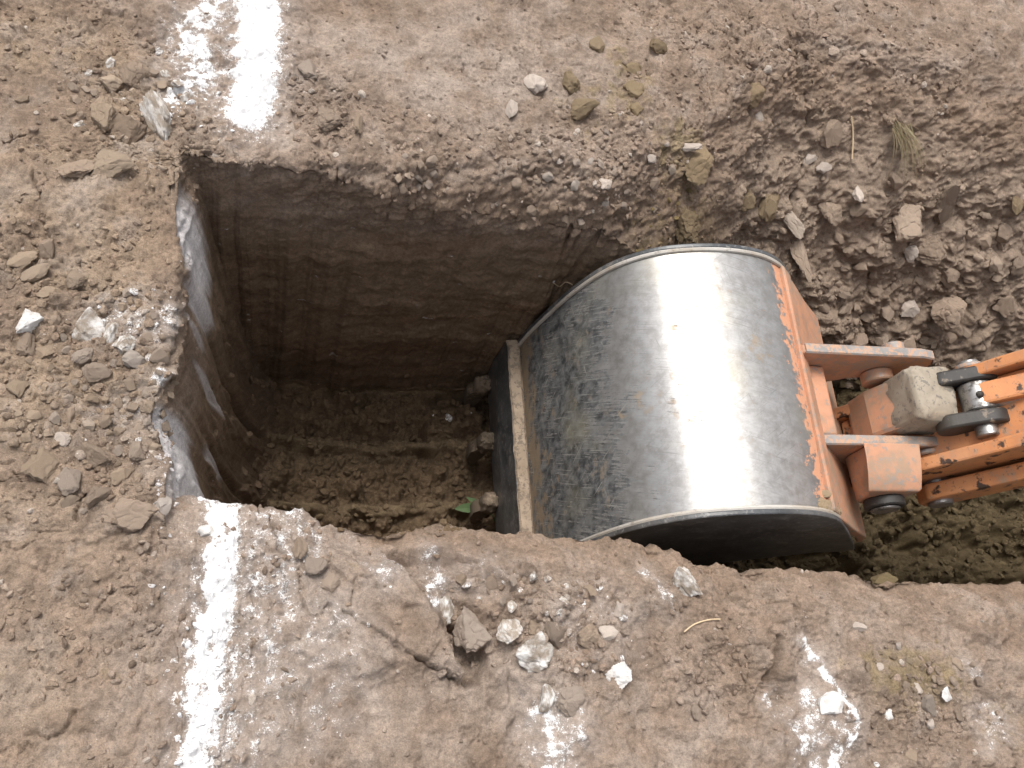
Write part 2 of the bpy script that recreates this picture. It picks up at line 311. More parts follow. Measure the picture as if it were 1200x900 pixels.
def grid_object(name, P, col, mat, lime):
    nx, ny = P.shape[:2]
    me = bpy.data.meshes.new(name)
    idx = np.arange(nx * ny, dtype=np.int32).reshape(nx, ny)
    q = np.stack([idx[:-1, :-1], idx[1:, :-1], idx[1:, 1:], idx[:-1, 1:]], -1).reshape(-1, 4)
    me.vertices.add(nx * ny); me.vertices.foreach_set('co', P.reshape(-1).astype(np.float32))
    me.loops.add(q.size); me.loops.foreach_set('vertex_index', q.reshape(-1))
    me.polygons.add(len(q)); me.polygons.foreach_set('loop_start', np.arange(0, q.size, 4, dtype=np.int32)); me.polygons.foreach_set('loop_total', np.full(len(q), 4, np.int32))
    me.update(calc_edges=True)
    at = me.attributes.new('earth', 'FLOAT_COLOR', 'POINT')
    c4 = np.ones((nx * ny, 4), np.float32); c4[:, :3] = col.reshape(-1, 3).clip(0.01, .9); at.data.foreach_set('color', c4.reshape(-1))
    la = me.attributes.new('lime', 'FLOAT', 'POINT'); la.data.foreach_set('value', lime.reshape(-1).astype(np.float32))
    me.polygons.foreach_set('use_smooth', np.ones(len(q), bool))
    me.materials.append(mat)
    o = bpy.data.objects.new(name, me); COL.objects.link(o)
    return o

# ------------------------------------------------------------------ materials
class NT:
    def __init__(s, name):
        s.m = bpy.data.materials.new(name); s.m.use_nodes = True; s.t = s.m.node_tree
        s.b = s.t.nodes['Principled BSDF']
    def n(s, t, **k):
        o = s.t.nodes.new(t)
        for a, v in k.items():
            if hasattr(o, a) and a not in o.inputs: setattr(o, a, v)
            else: o.inputs[a].default_value = v
        return o
    def l(s, a, b): s.t.links.new(a, b)
    def noise(s, vec, scale, detail=4, rough=.6):
        o = s.n('ShaderNodeTexNoise'); o.inputs['Scale'].default_value = scale; o.inputs['Detail'].default_value = detail; o.inputs['Roughness'].default_value = rough
        if vec is not None: s.l(vec, o.inputs['Vector'])
        return o.outputs['Fac']
    def ramp(s, f, a, b, lo=0.0, hi=1.0):
        o = s.n('ShaderNodeMapRange'); o.interpolation_type = 'SMOOTHSTEP'
        for i, v in zip(('From Min', 'From Max', 'To Min', 'To Max'), (a, b, lo, hi)): o.inputs[i].default_value = v
        s.l(f, o.inputs['Value']); return o.outputs[0]
    def mix(s, f, a, b):
        o = s.n('ShaderNodeMix'); o.data_type = 'RGBA'
        for sock, v in ((o.inputs[6], a), (o.inputs[7], b)):
            if isinstance(v, tuple): sock.default_value = (*v, 1)
            else: s.l(v, sock)
        if isinstance(f, float): o.inputs[0].default_value = f
        else: s.l(f, o.inputs[0])
        return o.outputs[2]
    def math(s, op, a, b=None, clamp=False):
        o = s.n('ShaderNodeMath'); o.operation = op; o.use_clamp = clamp
        for i, v in enumerate((a, b)):
            if v is None: continue
            if isinstance(v, (int, float)): o.inputs[i].default_value = v
            else: s.l(v, o.inputs[i])
        return o.outputs[0]
    def scale(s, vec, x, y, z):
        o = s.n('ShaderNodeMapping'); o.inputs['Scale'].default_value = (x, y, z); s.l(vec, o.inputs['Vector']); return o.outputs[0]
    def bump(s, h, strength, dist):
        o = s.n('ShaderNodeBump'); o.inputs['Strength'].default_value = strength; o.inputs['Distance'].default_value = dist
        s.l(h, o.inputs['Height']); s.l(o.outputs[0], s.b.inputs['Normal'])
    def set(s, **k):
        for a, v in k.items():
            a = a.replace('_', ' ')
            if isinstance(v, (int, float)): s.b.inputs[a].default_value = v
            elif isinstance(v, tuple): s.b.inputs[a].default_value = (*v, 1)
            else: s.l(v, s.b.inputs[a])
        return s.m

def earth_mat(name):
    k = NT(name); a = k.n('ShaderNodeAttribute', attribute_name='earth'); g = k.n('ShaderNodeNewGeometry').outputs['Position']
    f = k.noise(g, 420, 3, .7); f2 = k.noise(g, 130, 4, .65); f3 = k.noise(g, 900, 2, .7)
    hsv = k.n('ShaderNodeHueSaturation'); k.l(a.outputs['Color'], hsv.inputs['Color'])
    k.l(k.math('ADD', k.ramp(f3, .3, .7, .0, .16), k.math('ADD', k.ramp(f, .3, .7, .26, .60), k.ramp(f2, .3, .7, .30, .62))), hsv.inputs['Value'])
    lm = k.n('ShaderNodeAttribute', attribute_name='lime').outputs['Fac']
    grain = k.math('ADD', k.math('MULTIPLY', f, .55), k.math('ADD', k.math('MULTIPLY', f2, .55), k.math('MULTIPLY', f3, .3)))
    # powder covers a grain once the coverage passes what the grain needs
    th = k.math('ADD', k.math('MULTIPLY', lm, 1.0), k.math('MULTIPLY', k.math('SUBTRACT', grain, .70), 1.9))
    fac = k.math('MAXIMUM', k.ramp(th, .40, .60), k.math('MULTIPLY', lm, .38))
    c = k.mix(fac, hsv.outputs[0], k.mix(k.ramp(f2, .3, .7), (.76, .755, .76), (.84, .835, .84)))
    k.bump(k.math('ADD', f, k.math('ADD', f2, k.math('MULTIPLY', f3, .4))), .9, .0034)
    k.b.inputs['Specular IOR Level'].default_value = .03
    return k.set(Base_Color=c, Roughness=1.0)
EARTH = earth_mat('earth')

def clod_mat(name, c1, c2, limed=0.0, own=1.0):
    k = NT(name); tc = k.n('ShaderNodeTexCoord').outputs['Object']
    oin = k.n('ShaderNodeObjectInfo'); oi = oin.outputs['Random']
    av = k.n('ShaderNodeVectorMath'); av.operation = 'ADD'; k.l(tc, av.inputs[0])
    cx = k.n('ShaderNodeCombineXYZ'); k.l(k.math('MULTIPLY', oi, 37.0), cx.inputs[0]); k.l(cx.outputs[0], av.inputs[1]); v = av.outputs[0]
    f = k.noise(v, 55, 5, .65); f2 = k.noise(v, 300, 4, .7)
    c = k.mix(k.ramp(f, .35, .65), c1, c2)
    if own < 1: c = k.mix(own, oin.outputs['Color'], c)
    hsv = k.n('ShaderNodeHueSaturation'); k.l(c, hsv.inputs['Color'])
    k.l(k.math('MULTIPLY', k.ramp(oi, 0, 1, .82, 1.15), k.ramp(f2, .3, .7, .82, 1.14)), hsv.inputs['Value'])
    c = hsv.outputs[0]
    if limed > 0:
        f3 = k.math('ADD', k.math('MULTIPLY', k.noise(v, 3.2, 4, .6), .75), k.math('MULTIPLY', f2, .25))
        c = k.mix(k.ramp(f3, .58 - .30 * limed, .80 - .28 * limed, 0, .9), c, (.74, .72, .70))
    k.bump(k.math('ADD', f2, k.math('MULTIPLY', f, 1.5)), .6, .0022)
    k.b.inputs['Specular IOR Level'].default_value = .03
    return k.set(Base_Color=c, Roughness=1.0)
CL = {'tan': clod_mat('tan_clod', (.27, .205, .15), (.34, .27, .20), own=.6), 'dry': clod_mat('dry_clod', (.265, .208, .16), (.325, .262, .21), own=.45), 'grey': clod_mat('grey_clod', (.27, .225, .19), (.33, .285, .245), own=.6),
      'pale': clod_mat('pale_stone', (.38, .32, .275), (.46, .40, .35)), 'olive': clod_mat('olive_clay', (.165, .122, .072), (.225, .172, .108), own=.8), 'brown': clod_mat('brown_clod', (.19, .145, .110), (.25, .192, .148), own=.5),
      'limed': clod_mat('limed_clod', (.29, .24, .19), (.35, .295, .245), limed=.55), 'lime': clod_mat('lime_lump', (.5, .46, .42), (.6, .57, .54), limed=.85), 'moist': clod_mat('moist_clod', (.11, .082, .048), (.155, .12, .068))}

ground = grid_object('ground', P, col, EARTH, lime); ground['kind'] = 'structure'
bpy.context.view_layer.update()
DG = bpy.context.evaluated_depsgraph_get()
def hit(u, v):
    dr = ray(u, v); ok, p, n, i = ground.ray_cast(Vector(CAM), Vector(dr)); return (p, n) if ok else (Vector(G(u, v)), Vector((0, 0, 1)))
def drop(x, y):
    ok, p, n, i = ground.ray_cast(Vector((x, y, .6)), Vector((0, 0, -1))); return (p, n) if ok else (None, None)

# ------------------------------------------------------------------ clods and stones
def rock_mesh(name, seed, sub=4, planes=15, sharp=.66, rough=.15):
    rs = random.Random(seed)
    bm = bmesh.new(); bmesh.ops.create_icosphere(bm, subdivisions=sub, radius=1.0)
    pl = []
    for _ in range(planes):
        n = Vector((rs.gauss(0, 1), rs.gauss(0, 1), rs.gauss(0, .8))).normalized(); pl.append((n, rs.uniform(sharp - .17, sharp + .17)))
    o = Vector((seed * 1.37, seed * .71, seed * 2.1))
    for vtx in bm.verts:
        p = vtx.co.copy()
        for n, d_ in pl:
            e = p.dot(n) - d_
            if e > 0: p -= n * e * .96
        k = 1 + rough * mn.fractal(p * 1.4 + o, .8, 2.1, 5) + .35 * rough * mn.noise(p * 7 + o) - .10 * max(0, 1 - abs(mn.noise(p * 1.9 + o)) * 9)
        vtx.co = p * k
    mx = [max(abs(v.co[i]) for v in bm.verts) for i in range(3)]
    for v in bm.verts: v.co = Vector((v.co[i] / mx[i] * .5 for i in range(3)))
    for f in bm.faces: f.smooth = True
    me = bpy.data.meshes.new(name); bm.to_mesh(me); bm.free(); me.set_sharp_from_angle(angle=rad(27))
    return me
def set_props(o, label, cat, group=None):
    o['label'] = label; o['category'] = cat
    if group: o['group'] = group
    return o
NAMES = {'olive': 'clay_lump', 'pale': 'stone', 'lime': 'lime_lump'}
CATS = {'olive': 'clay lump', 'pale': 'stone', 'lime': 'lime lump'}
taken = []
def put_rock(u, v, wp, hp, rot, kind, label, group=None, flat=.6, mesh=None, sink=.36, tilt=.25):
    p, n = hit(u, v); zc = (R @ (np.array(p) - CAM))[2]; s = zc / FOC
    w_, h_ = wp * s, hp * s * 1.12; t_ = flat * math.sqrt(w_ * h_)
    if mesh is None: mesh = rock_mesh(NAMES.get(kind, 'clod'), int(u * 7 + v * 13) % 991, 5 if wp * hp > 1100 else 4); mesh.materials.append(CL[kind])
    o = bpy.data.objects.new(NAMES.get(kind, 'clod'), mesh); COL.objects.link(o)
    o.scale = (w_, h_, t_)
    q = Vector((0, 0, 1)).rotation_difference((n * .6 + Vector((0, 0, .4))).normalized())
    rr = random.Random(int(u * 31 + v))
    e = Matrix.Rotation(rr.uniform(-tilt, tilt), 3, 'X') @ Matrix.Rotation(rr.uniform(-tilt, tilt), 3, 'Y') @ Matrix.Rotation(rad(-rot), 3, 'Z')
    o.rotation_euler = (q.to_matrix() @ e).to_euler()
    # the pixel is the middle of the visible stone; keep it resting a little sunk in the soil
    o.location = p + n * t_ * (.5 - sink) - Vector((0, t_ * .12, 0))
    gc = col[min(max(np.searchsorted(xs, p.x), 0), nx - 1), min(max(np.searchsorted(ys, p.y), 0), ny - 1)]
    o.color = (*[float(c) for c in gc], 1)
    set_props(o, label, CATS.get(kind, 'clod'), group); taken.append((u, v, max(wp, hp)))
    return o
N_ = [  # u, v, width, height, turn, kind, flatness, label
 (119, 133, 40, 40, 10, 'tan', .6, 'angular tan clod standing left of a darker clod near the far left pit corner'),
 (153, 153, 46, 52, 40, 'brown', .55, 'darker brown angular clod wedged just left of the white-sided clod at the pit corner'),
 (184, 138, 28, 56, -28, 'limed', .7, 'upright clod with a white lime-coated side at the far left pit corner'),
 (91, 197, 46, 44, -15, 'dry', .38, 'flat tan slab lying left of its twin slab beside the far left pit corner'),
 (134, 194, 54, 42, 12, 'tan', .42, 'flat tan slab with broken lower edge, right one of two touching slabs'),
 (131, 97, 34, 28, 0, 'tan', .6, 'rounded tan clod above the angular clods at the upper left'),
 (155, 88, 44, 28, -20, 'dry', .5, 'wide tan clod cracked off the crust left of the upper lime line'),
 (27, 117, 22, 16, 0, 'tan', .5, 'lone small tan clod near the left picture edge below the smooth crust'),
 (34, 374, 29, 30, 0, 'lime', .8, 'bright white lime lump lying alone left of the pit'),
 (105, 383, 50, 42, 15, 'limed', .7, 'big clod powdered white with lime left of the pit'),
 (133, 387, 15, 27, 10, 'limed', .8, 'narrow upright limed clod beside the big powdered clod'),
 (146, 400, 26, 24, 30, 'limed', .7, 'dusty limed clod right of the narrow upright one'),
 (100, 418, 29, 24, -10, 'grey', .65, 'greyish square clod below the big powdered clod'),
 (157, 421, 38, 20, 12, 'pale', .5, 'pale diamond-shaped clod with sharp point left of the pit edge'),
 (113, 435, 34, 23, -5, 'dry', .55, 'flat-topped clod just below the greyish square clod'),
 (33, 401, 30, 32, 0, 'dry', .6, 'rounded brown clod directly below the white lime lump'),
 (55, 410, 26, 17, -20, 'tan', .5, 'small wedge clod right of the rounded clod under the lime lump'),
 (60, 343, 30, 17, -8, 'tan', .5, 'oval yellowish clod above the lime lump at the left'),
 (88, 325, 26, 24, 30, 'dry', .5, 'pointed tan clod near the top of the crumbly left strip'),
 (27, 303, 50, 22, 0, 'tan', .35, 'long flat yellowish slab at the left picture edge'),
 (45, 317, 44, 20, -18, 'tan', .35, 'thin tan slab tilted under the long flat yellowish slab'),
 (54, 290, 24, 28, 0, 'dry', .55, 'upright tan clod right of the long flat yellowish slab'),
 (23, 454, 28, 26, 0, 'tan', .5, 'square tan clod at the left edge of the crumbly strip'),
 (82, 484, 13, 26, 8, 'dry', .8, 'narrow finger-like clod in the middle of the crumbly strip'),
 (73, 515, 20, 18, 0, 'pale', .7, 'small pale rounded clod in the lower crumbly strip'),
 (53, 543, 48, 50, 10, 'tan', .3, 'broad flat tan slab at the lower left of the crumbly strip'),
 (85, 564, 32, 34, -20, 'grey', .5, 'greyish clod touching the right side of the broad flat slab'),
 (110, 533, 42, 34, 25, 'dry', .5, 'rough triangular clod right of the broad flat slab'),
 (113, 578, 34, 30, 0, 'dry', .6, 'lumpy clod above the largest slab at the near left pit corner'),
 (80, 586, 24, 20, 0, 'tan', .6, 'rounded clod below the greyish clod at the lower left'),
 (150, 600, 70, 38, -14, 'dry', .4, 'largest flat slab lying left of the near left pit corner'),
 (193, 590, 23, 40, 12, 'tan', .7, 'upright tan clod at the very corner of the pit by the largest slab'),
 (143, 554, 28, 22, 0, 'tan', .6, 'blocky clod between the lumpy clod and the smeared pit wall'),
 (163, 527, 19, 22, 0, 'dry', .7, 'rounded clod beside the lower white smear on the pit wall'),
 (625, 100, 34, 28, -8, 'pale', .6, 'pale angular stone on the far ground beside an olive lump'),
 (598, 126, 15, 30, 5, 'pale', .6, 'pale pointed stone standing just below the pale angular stone'),
 (668, 96, 27, 29, 0, 'olive', .75, 'round olive clay lump right of the pale angular stone'),
 (742, 104, 27, 28, 0, 'olive', .6, 'olive clay lump, middle one of a short column of lumps on the far ground'),
 (741, 80, 25, 22, 0, 'olive', .6, 'olive clay lump at the top of the short column of lumps'),
 (745, 127, 20, 18, 0, 'olive', .6, 'small olive clay lump at the foot of the short column of lumps'),
 (770, 53, 30, 20, 0, 'olive', .5, 'flattish olive clay lump highest on the far ground'),
 (699, 53, 20, 20, 0, 'olive', .55, 'small olive clay lump up left of the column of lumps'),
 (685, 126, 38, 26, 10, 'olive', .5, 'wide crumbly olive lump below the round one'),
 (805, 172, 36, 13, 5, 'pale', .4, 'long pale slab stone right of the far clay lumps'),
 (710, 215, 20, 15, 0, 'pale', .6, 'pale flat stone above the bucket on the far bank'),
 (818, 188, 38, 46, -15, 'olive', .55, 'large olive clay lump behind the bucket rim'),
 (801, 264, 38, 38, 0, 'olive', .65, 'olive clay lump right behind the bucket top'),
 (880, 107, 27, 32, -20, 'olive', .6, 'olive clay lump standing far to the upper right'),
 (900, 237, 28, 36, 5, 'olive', .6, 'squarish olive clay lump above the bucket corner'),
 (873, 233, 25, 26, 0, 'olive', .55, 'crumbling olive lump left of the squarish olive lump'),
 (888, 134, 17, 17, 0, 'pale', .6, 'pale stone just below the far upper right olive lump'),
 (964, 197, 21, 15, 0, 'pale', .6, 'round pale stone at the top of the right rubble'),
 (950, 186, 19, 13, -5, 'pale', .6, 'flat pale stone beside the round pale stone in the rubble'),
 (1005, 227, 13, 22, 0, 'pale', .6, 'upright pale stone in the middle of the right rubble'),
 (388, 140, 34, 34, 0, 'dry', .6, 'rounded clod lying right of the lower end of the upper lime line'),
 (362, 84, 27, 28, 0, 'grey', .55, 'dark grey rounded clod right of the upper lime line'),
 (421, 146, 13, 29, 0, 'tan', .6, 'narrow pinkish clod on the far lip of the pit'),
 (972, 248, 36, 34, 0, 'brown', .55, 'large brown block in the rubble above the bucket ears'),
 (1060, 254, 46, 48, 0, 'dry', .65, 'biggest rounded clod under the dry grass tuft'),
 (1107, 238, 28, 60, -12, 'dry', .35, 'long upright slab right of the dry grass tuft'),
 (1090, 292, 38, 36, 20, 'brown', .55, 'brown block below the biggest rounded clod'),
 (1113, 318, 32, 30, 0, 'brown', .65, 'rounded brown clod near the right picture edge'),
 (1108, 360, 44, 40, 0, 'brown', .6, 'large lumpy brown clod above the linkage pins'),
 (1177, 352, 32, 30, 10, 'brown', .6, 'brown angular clod at the right picture edge above the arm'),
 (1065, 360, 28, 21, -15, 'pale', .5, 'pale square stone lying above the ear plates'),
 (1033, 398, 20, 20, 0, 'dry', .55, 'tan square clod directly above the far ear plate'),
 (1067, 295, 20, 20, -40, 'pale', .45, 'pale tilted stone left of the brown block in the rubble'),
 (1190, 308, 30, 26, 0, 'brown', .55, 'brown clod cut by the right picture edge'),
 (937, 300, 22, 58, -22, 'dry', .4, 'long slab leaning beside the bucket corner'),
 (925, 255, 18, 62, -22, 'grey', .4, 'long pale slab above the leaning slab by the bucket corner'),
 (970, 156, 32, 32, 0, 'brown', .45, 'flat brown block at the upper end of the rubble'),
 (620, 766, 68, 44, -8, 'limed', .6, 'largest lime-whitened stone on the near ground below the bucket'),
 (552, 733, 56, 48, 10, 'grey', .55, 'large grey clod with limed foot in the broken hollow'),
 (594, 738, 34, 38, 0, 'limed', .5, 'dusty limed clod between the grey clod and the largest whitened stone'),
 (685, 743, 38, 34, 0, 'tan', .55, 'tan rounded clod right of the largest whitened stone'),
 (668, 815, 50, 40, 10, 'grey', .45, 'flat grey clod below the largest whitened stone'),
 (640, 821, 20, 40, 12, 'limed', .5, 'narrow whitened stone standing beside the flat grey clod'),
 (727, 787, 34, 34, 0, 'lime', .6, 'bright white lump on the near ground right of the flat grey clod'),
 (627, 735, 22, 20, 0, 'tan', .6, 'small tan clod just above the largest whitened stone'),
 (725, 715, 15, 20, 0, 'pale', .6, 'small pale stone on the brown near lip'),
 (712, 742, 24, 18, 0, 'pale', .5, 'pale clod touching the tan rounded clod on the right'),
 (523, 707, 22, 40, 0, 'limed', .5, 'upright limed clod at the edge of the broken crust slab'),
 (690, 690, 18, 20, 0, 'tan', .6, 'small tan clod nearest to the bucket on the near lip'),
 (542, 678, 16, 16, 0, 'tan', .6, 'little tan clod at the upper end of the broken hollow'),
 (801, 680, 50, 27, 42, 'limed', .6, 'whitened clod hanging over the near lip beside the bucket'),
 (651, 738, 24, 36, -35, 'dry', .4, 'thin slanting slab between the whitened stone and the tan clod'),
 (973, 820, 36, 27, 10, 'lime', .6, 'white stone in the lime streak at the lower right'),
 (1040, 835, 15, 14, 0, 'lime', .6, 'small white stone right of the lime streak'),
 (1006, 733, 20, 11, 0, 'pale', .5, 'small pale stone near the lip at the lower right'),
 (1085, 824, 24, 24, 0, 'grey', .6, 'grey pebble in the olive patch at the lower right'),
 (1074, 806, 18, 12, 35, 'pale', .5, 'pale sliver stone just above the grey pebble'),
 (1108, 811, 14, 16, 0, 'lime', .6, 'white stone at the right of the olive patch'),
 (1037, 680, 36, 18, 0, 'moist', .6, 'wet round stone on the olive trench floor beside the bucket'),
 (815, 831, 19, 22, 0, 'dry', .55, 'rounded clod alone at the bottom below the whitened lip clod'),
 (1120, 834, 13, 20, 0, 'brown', .6, 'dark brown oval clod right of the grey pebble'),
 (1065, 885, 20, 20, 0, 'tan', .5, 'tan clod at the bottom edge of the photo on the right'),
 (370, 662, 30, 28, 0, 'grey', .6, 'grey rounded clod on the near lip right of the lower lime line'),
 (351, 642, 20, 32, 0, 'dry', .5, 'upright tan clod left of the grey rounded lip clod'),
 (387, 683, 24, 24, 0, 'dry', .5, 'square clod below the grey rounded lip clod'),
 (240, 621, 22, 14, 0, 'lime', .7, 'white lime lump at the head of the lower lime line'),
 (1191, 240, 16, 28, 0, 'olive', .6, 'olive lump at the right picture edge beside the long slab'),
]
for (u, v, wp, hp, rot, kind, fl_, lab) in N_:
    put_rock(u, v, wp, hp, rot, kind, lab, flat=fl_)
# small clods that nothing tells apart, by the heap they lie in; shared shapes
VAR = {}
def variant(kind, i):
    if (kind, i) not in VAR:
        me = rock_mesh(NAMES.get(kind, 'clod'), 500 + i * 17 + len(VAR), 3); me.materials.append(CL[kind]); VAR[(kind, i)] = me
    return VAR[(kind, i)]
HEAPS = [  # count, centre u, v, radius u, v, size range, kinds, label, group
 (62, 110, 460, 95, 140, (9, 20), ('dry', 'tan', 'tan', 'grey'), 'small crumbly clod in the loose strip along the left of the pit', 'small clods left of the pit'),
 (22, 150, 120, 70, 50, (8, 17), ('dry', 'tan', 'limed'), 'small clod among the broken crust beside the upper lime line', 'small clods by the upper lime line'),
 (50, 1060, 310, 130, 100, (9, 24), ('brown', 'brown', 'dry'), 'small brown clod in the rubble on the bank above the arm', 'small clods in the right rubble'),
 (26, 690, 190, 110, 80, (7, 16), ('dry', 'grey', 'pale'), 'small dry clod scattered on the far bank behind the bucket', 'small clods behind the bucket'),
 (12, 488, 203, 24, 24, (10, 20), ('dry', 'grey'), 'small clod in the cluster on the far lip of the pit', 'clod cluster on the far lip'),
 (20, 610, 720, 90, 50, (7, 16), ('dry', 'grey', 'limed'), 'small clod in the broken hollow on the near lip', 'small clods in the broken hollow'),
 (12, 1080, 800, 70, 55, (8, 14), ('dry', 'pale', 'brown'), 'small clod on the near ground at the lower right', 'small clods at the lower right')]
rg = random.Random(5)
for (cnt, cu, cv, ru, rv, (s0, s1), kinds, lab, grp) in HEAPS:
    k = 0; tries = 0
    while k < cnt and tries < 3000:
        tries += 1
        a = rg.uniform(0, 6.283); q = math.sqrt(rg.random()); u = cu + ru * q * math.cos(a); v = cv + rv * q * math.sin(a)
        s = s0 + (s1 - s0) * rg.random() ** 1.8
        if any(abs(u - t[0]) < (t[2] + s) * .45 and abs(v - t[1]) < (t[2] + s) * .45 for t in taken): continue
        if u < 4 or u > 1196: continue
        if 205 < u < 930 and 170 < v < 640 and not (cu > 400 and v < 262): continue
        kd = rg.choice(kinds)
        put_rock(u, v, s * rg.uniform(.9, 1.3), s * rg.uniform(.8, 1.2), rg.uniform(0, 180), kd, lab, grp, flat=rg.uniform(.5, .75), mesh=variant(kd, rg.randrange(5)))
        if NAMES.get(kd): COL.objects[-1]['label'] = lab
        k += 1

# ---- crumbs: nobody could count these
def crumbs(name, target, cells):
    rs = np.random.RandomState(3)
    base = []
    for sub, n in ((1, 5), (2, 5)):
        for i in range(n):
            bm = bmesh.new(); bmesh.ops.create_icosphere(bm, subdivisions=sub, radius=.5)
            ra = random.Random(i + 90 * sub)
            pl = [(Vector((ra.gauss(0, 1), ra.gauss(0, 1), ra.gauss(0, 1))).normalized(), ra.uniform(.28, .42)) for _ in range(6)]
            for vt in bm.verts:
                p = vt.co * (1 + .25 * (ra.random() - .5))
                for nn, dd in pl:
                    e = p.dot(nn) - dd
                    if e > 0: p -= nn * e
                vt.co = p
            bm.verts.index_update()
            base.append((np.array([v.co[:] for v in bm.verts], np.float32), np.array([[v.index for v in f.verts] for f in bm.faces], np.int32))); bm.free()
    V, F, C, LV = [], [], [], []; off = 0
    xr = rs.uniform(-.75, 2.3, target * 2); yr = rs.uniform(-.5, 2.1, target * 2)
    x32, y32 = xr.astype(np.float32), yr.astype(np.float32)
    dens = zone(x32, y32, RUBBLE); dens = np.clip(dens - .7 * zone(x32, y32, SMOOTH), 0, 1); nn = fbm(x32 * 8, y32 * 8, 301, 3)
    dens = np.clip(dens * (1 + 1.0 * nn), 0, 1) ** 1.3 + .10 + .16 * sm(nn, .1, .6)
    dens = np.where((xr > 1.0) & (yr > .75) & (yr < 1.45), np.clip(dens * .5, .22, .45), dens)
    pit = (xr > -.06) & (yr > .33) & (yr < .96); dens = np.where((xr > .2) & (xr < .95) & (yr > .99) & (yr < 1.2), np.maximum(dens, .55), dens); dens = np.where(pit, .38, dens)
    ovz = zone(x32, y32, OLIVE); yz_ = zone(x32, y32, YELL); dz = zone(x32, y32, DUST)
    keep = np.where(rs.rand(len(xr)) < dens)[0][:target]
    for i in keep:
        p, n = drop(xr[i], yr[i])
        if p is None: continue
        inpit = p.z < -.25
        if n.z < .3 or (.97 < p.y < 1.05 and p.z < -.10 and p.x < .8): continue
        s = .0022 + .0135 * rs.rand() ** 6.0 * (1.25 if dens[i] > .3 else .7)
        if inpit and p.y < .99: s *= 1.7
        if p.x > 1.0 and p.y > .75: s *= 1.0 + 1.1 * rs.rand() ** 3
        b, f = base[rs.randint(0, 5) if s < .0062 else 5 + rs.randint(0, 5)]
        q = np.array(Matrix.Rotation(rs.rand() * 6.28, 3, 'Z') @ Matrix.Rotation(rs.rand() * 6.28, 3, 'X'), np.float32)
        vv = (b * np.array([1.0, rs.uniform(.6, 1.1), rs.uniform(.4, .85)], np.float32)) @ q.T * s + np.array(p, np.float32) + np.array(n, np.float32) * s * rs.uniform(-.22, .16)
        c = col[min(np.searchsorted(xs, xr[i]), nx - 1), min(np.searchsorted(ys, yr[i]), ny - 1)].copy()
        if rs.rand() < ovz[i] * .5: c = np.array((.185, .138, .068))
        lv = 0
        if p.z > -.05 and c.mean() < .16: c = np.array((.27, .205, .16))
        lg = lime[min(np.searchsorted(xs, xr[i]), nx - 1), min(np.searchsorted(ys, yr[i]), ny - 1)]
        if lg > .35: lv = lg
        elif rs.rand() < dz[i] * .4: lv = rs.uniform(.2, .6)
        elif rs.rand() < .03 and p.z > -.15: c = np.array((.42, .36, .31))
        c = c * rs.uniform(.84, 1.2)
        LV.append(np.full(len(vv), lv)); V.append(vv); F.append(f + off); C.append(np.tile(c, (len(vv), 1))); off += len(vv)
    V = np.concatenate(V); F = np.concatenate(F); C = np.concatenate(C)
    me = bpy.data.meshes.new(name); me.vertices.add(len(V)); me.vertices.foreach_set('co', V.reshape(-1).astype(np.float32))
    me.loops.add(F.size); me.loops.foreach_set('vertex_index', F.reshape(-1)); me.polygons.add(len(F))
    me.polygons.foreach_set('loop_start', np.arange(0, F.size, 3, dtype=np.int32)); me.polygons.foreach_set('loop_total', np.full(len(F), 3, np.int32)); me.update(calc_edges=True)
    at = me.attributes.new('earth', 'FLOAT_COLOR', 'POINT'); c4 = np.ones((len(V), 4), np.float32); c4[:, :3] = C; at.data.foreach_set('color', c4.reshape(-1))
    la = me.attributes.new('lime', 'FLOAT', 'POINT'); la.data.foreach_set('value', np.concatenate(LV).astype(np.float32))
    me.polygons.foreach_set('use_smooth', np.zeros(len(F), bool)); me.materials.append(EARTH)
    o = bpy.data.objects.new(name, me); COL.objects.link(o); o['kind'] = 'stuff'
    set_props(o, 'loose soil crumbs strewn over the dug ground', 'soil crumbs')
    return o
crumbs('soil_crumbs', 125000, None)

# ------------------------------------------------------------------ excavator
def part(name, verts, faces, mat, parent=None, smooth=False, attr=None, bevel=0.0, label=None):
    v = np.array(verts, float); c = (v.min(0) + v.max(0)) / 2
    me = bpy.data.meshes.new(name); me.from_pydata([tuple(p - c) for p in v], [], faces)
    bm = bmesh.new(); bm.from_mesh(me)
    if attr is not None: pass
    bmesh.ops.recalc_face_normals(bm, faces=bm.faces)
    bm.to_mesh(me); bm.free(); me.update()
    if attr is not None:
        at = me.attributes.new('arc', 'FLOAT', 'POINT'); at.data.foreach_set('value', np.array(attr, np.float32))
    if smooth:
        me.polygons.foreach_set('use_smooth', np.ones(len(me.polygons), bool))
        me.set_sharp_from_angle(angle=rad(35))
    me.materials.append(mat)
    o = bpy.data.objects.new(name, me); COL.objects.link(o)
    wl = Vector(c); o['_w'] = list(wl)
    if parent is not None:
        o.parent = parent; o.location = wl - Vector(parent['_w'])
    else: o.location = wl
    if bevel > 0:
        m = o.modifiers.new('bevel', 'BEVEL'); m.width = bevel; m.segments = 2; m.limit_method = 'ANGLE'; m.angle_limit = rad(40); m.harden_normals = False
    if label: o['label'] = label
    return o
def prism(poly, y0, y1):
    """polygon in X-Z pushed from y0 to y1"""
    n = len(poly); v = [(x, y0, z) for x, z in poly] + [(x, y1, z) for x, z in poly]
    f = [list(range(n)), list(range(2 * n - 1, n - 1, -1))] + [[i, i + n, (i + 1) % n + n, (i + 1) % n] for i in range(n)]
    return v, f
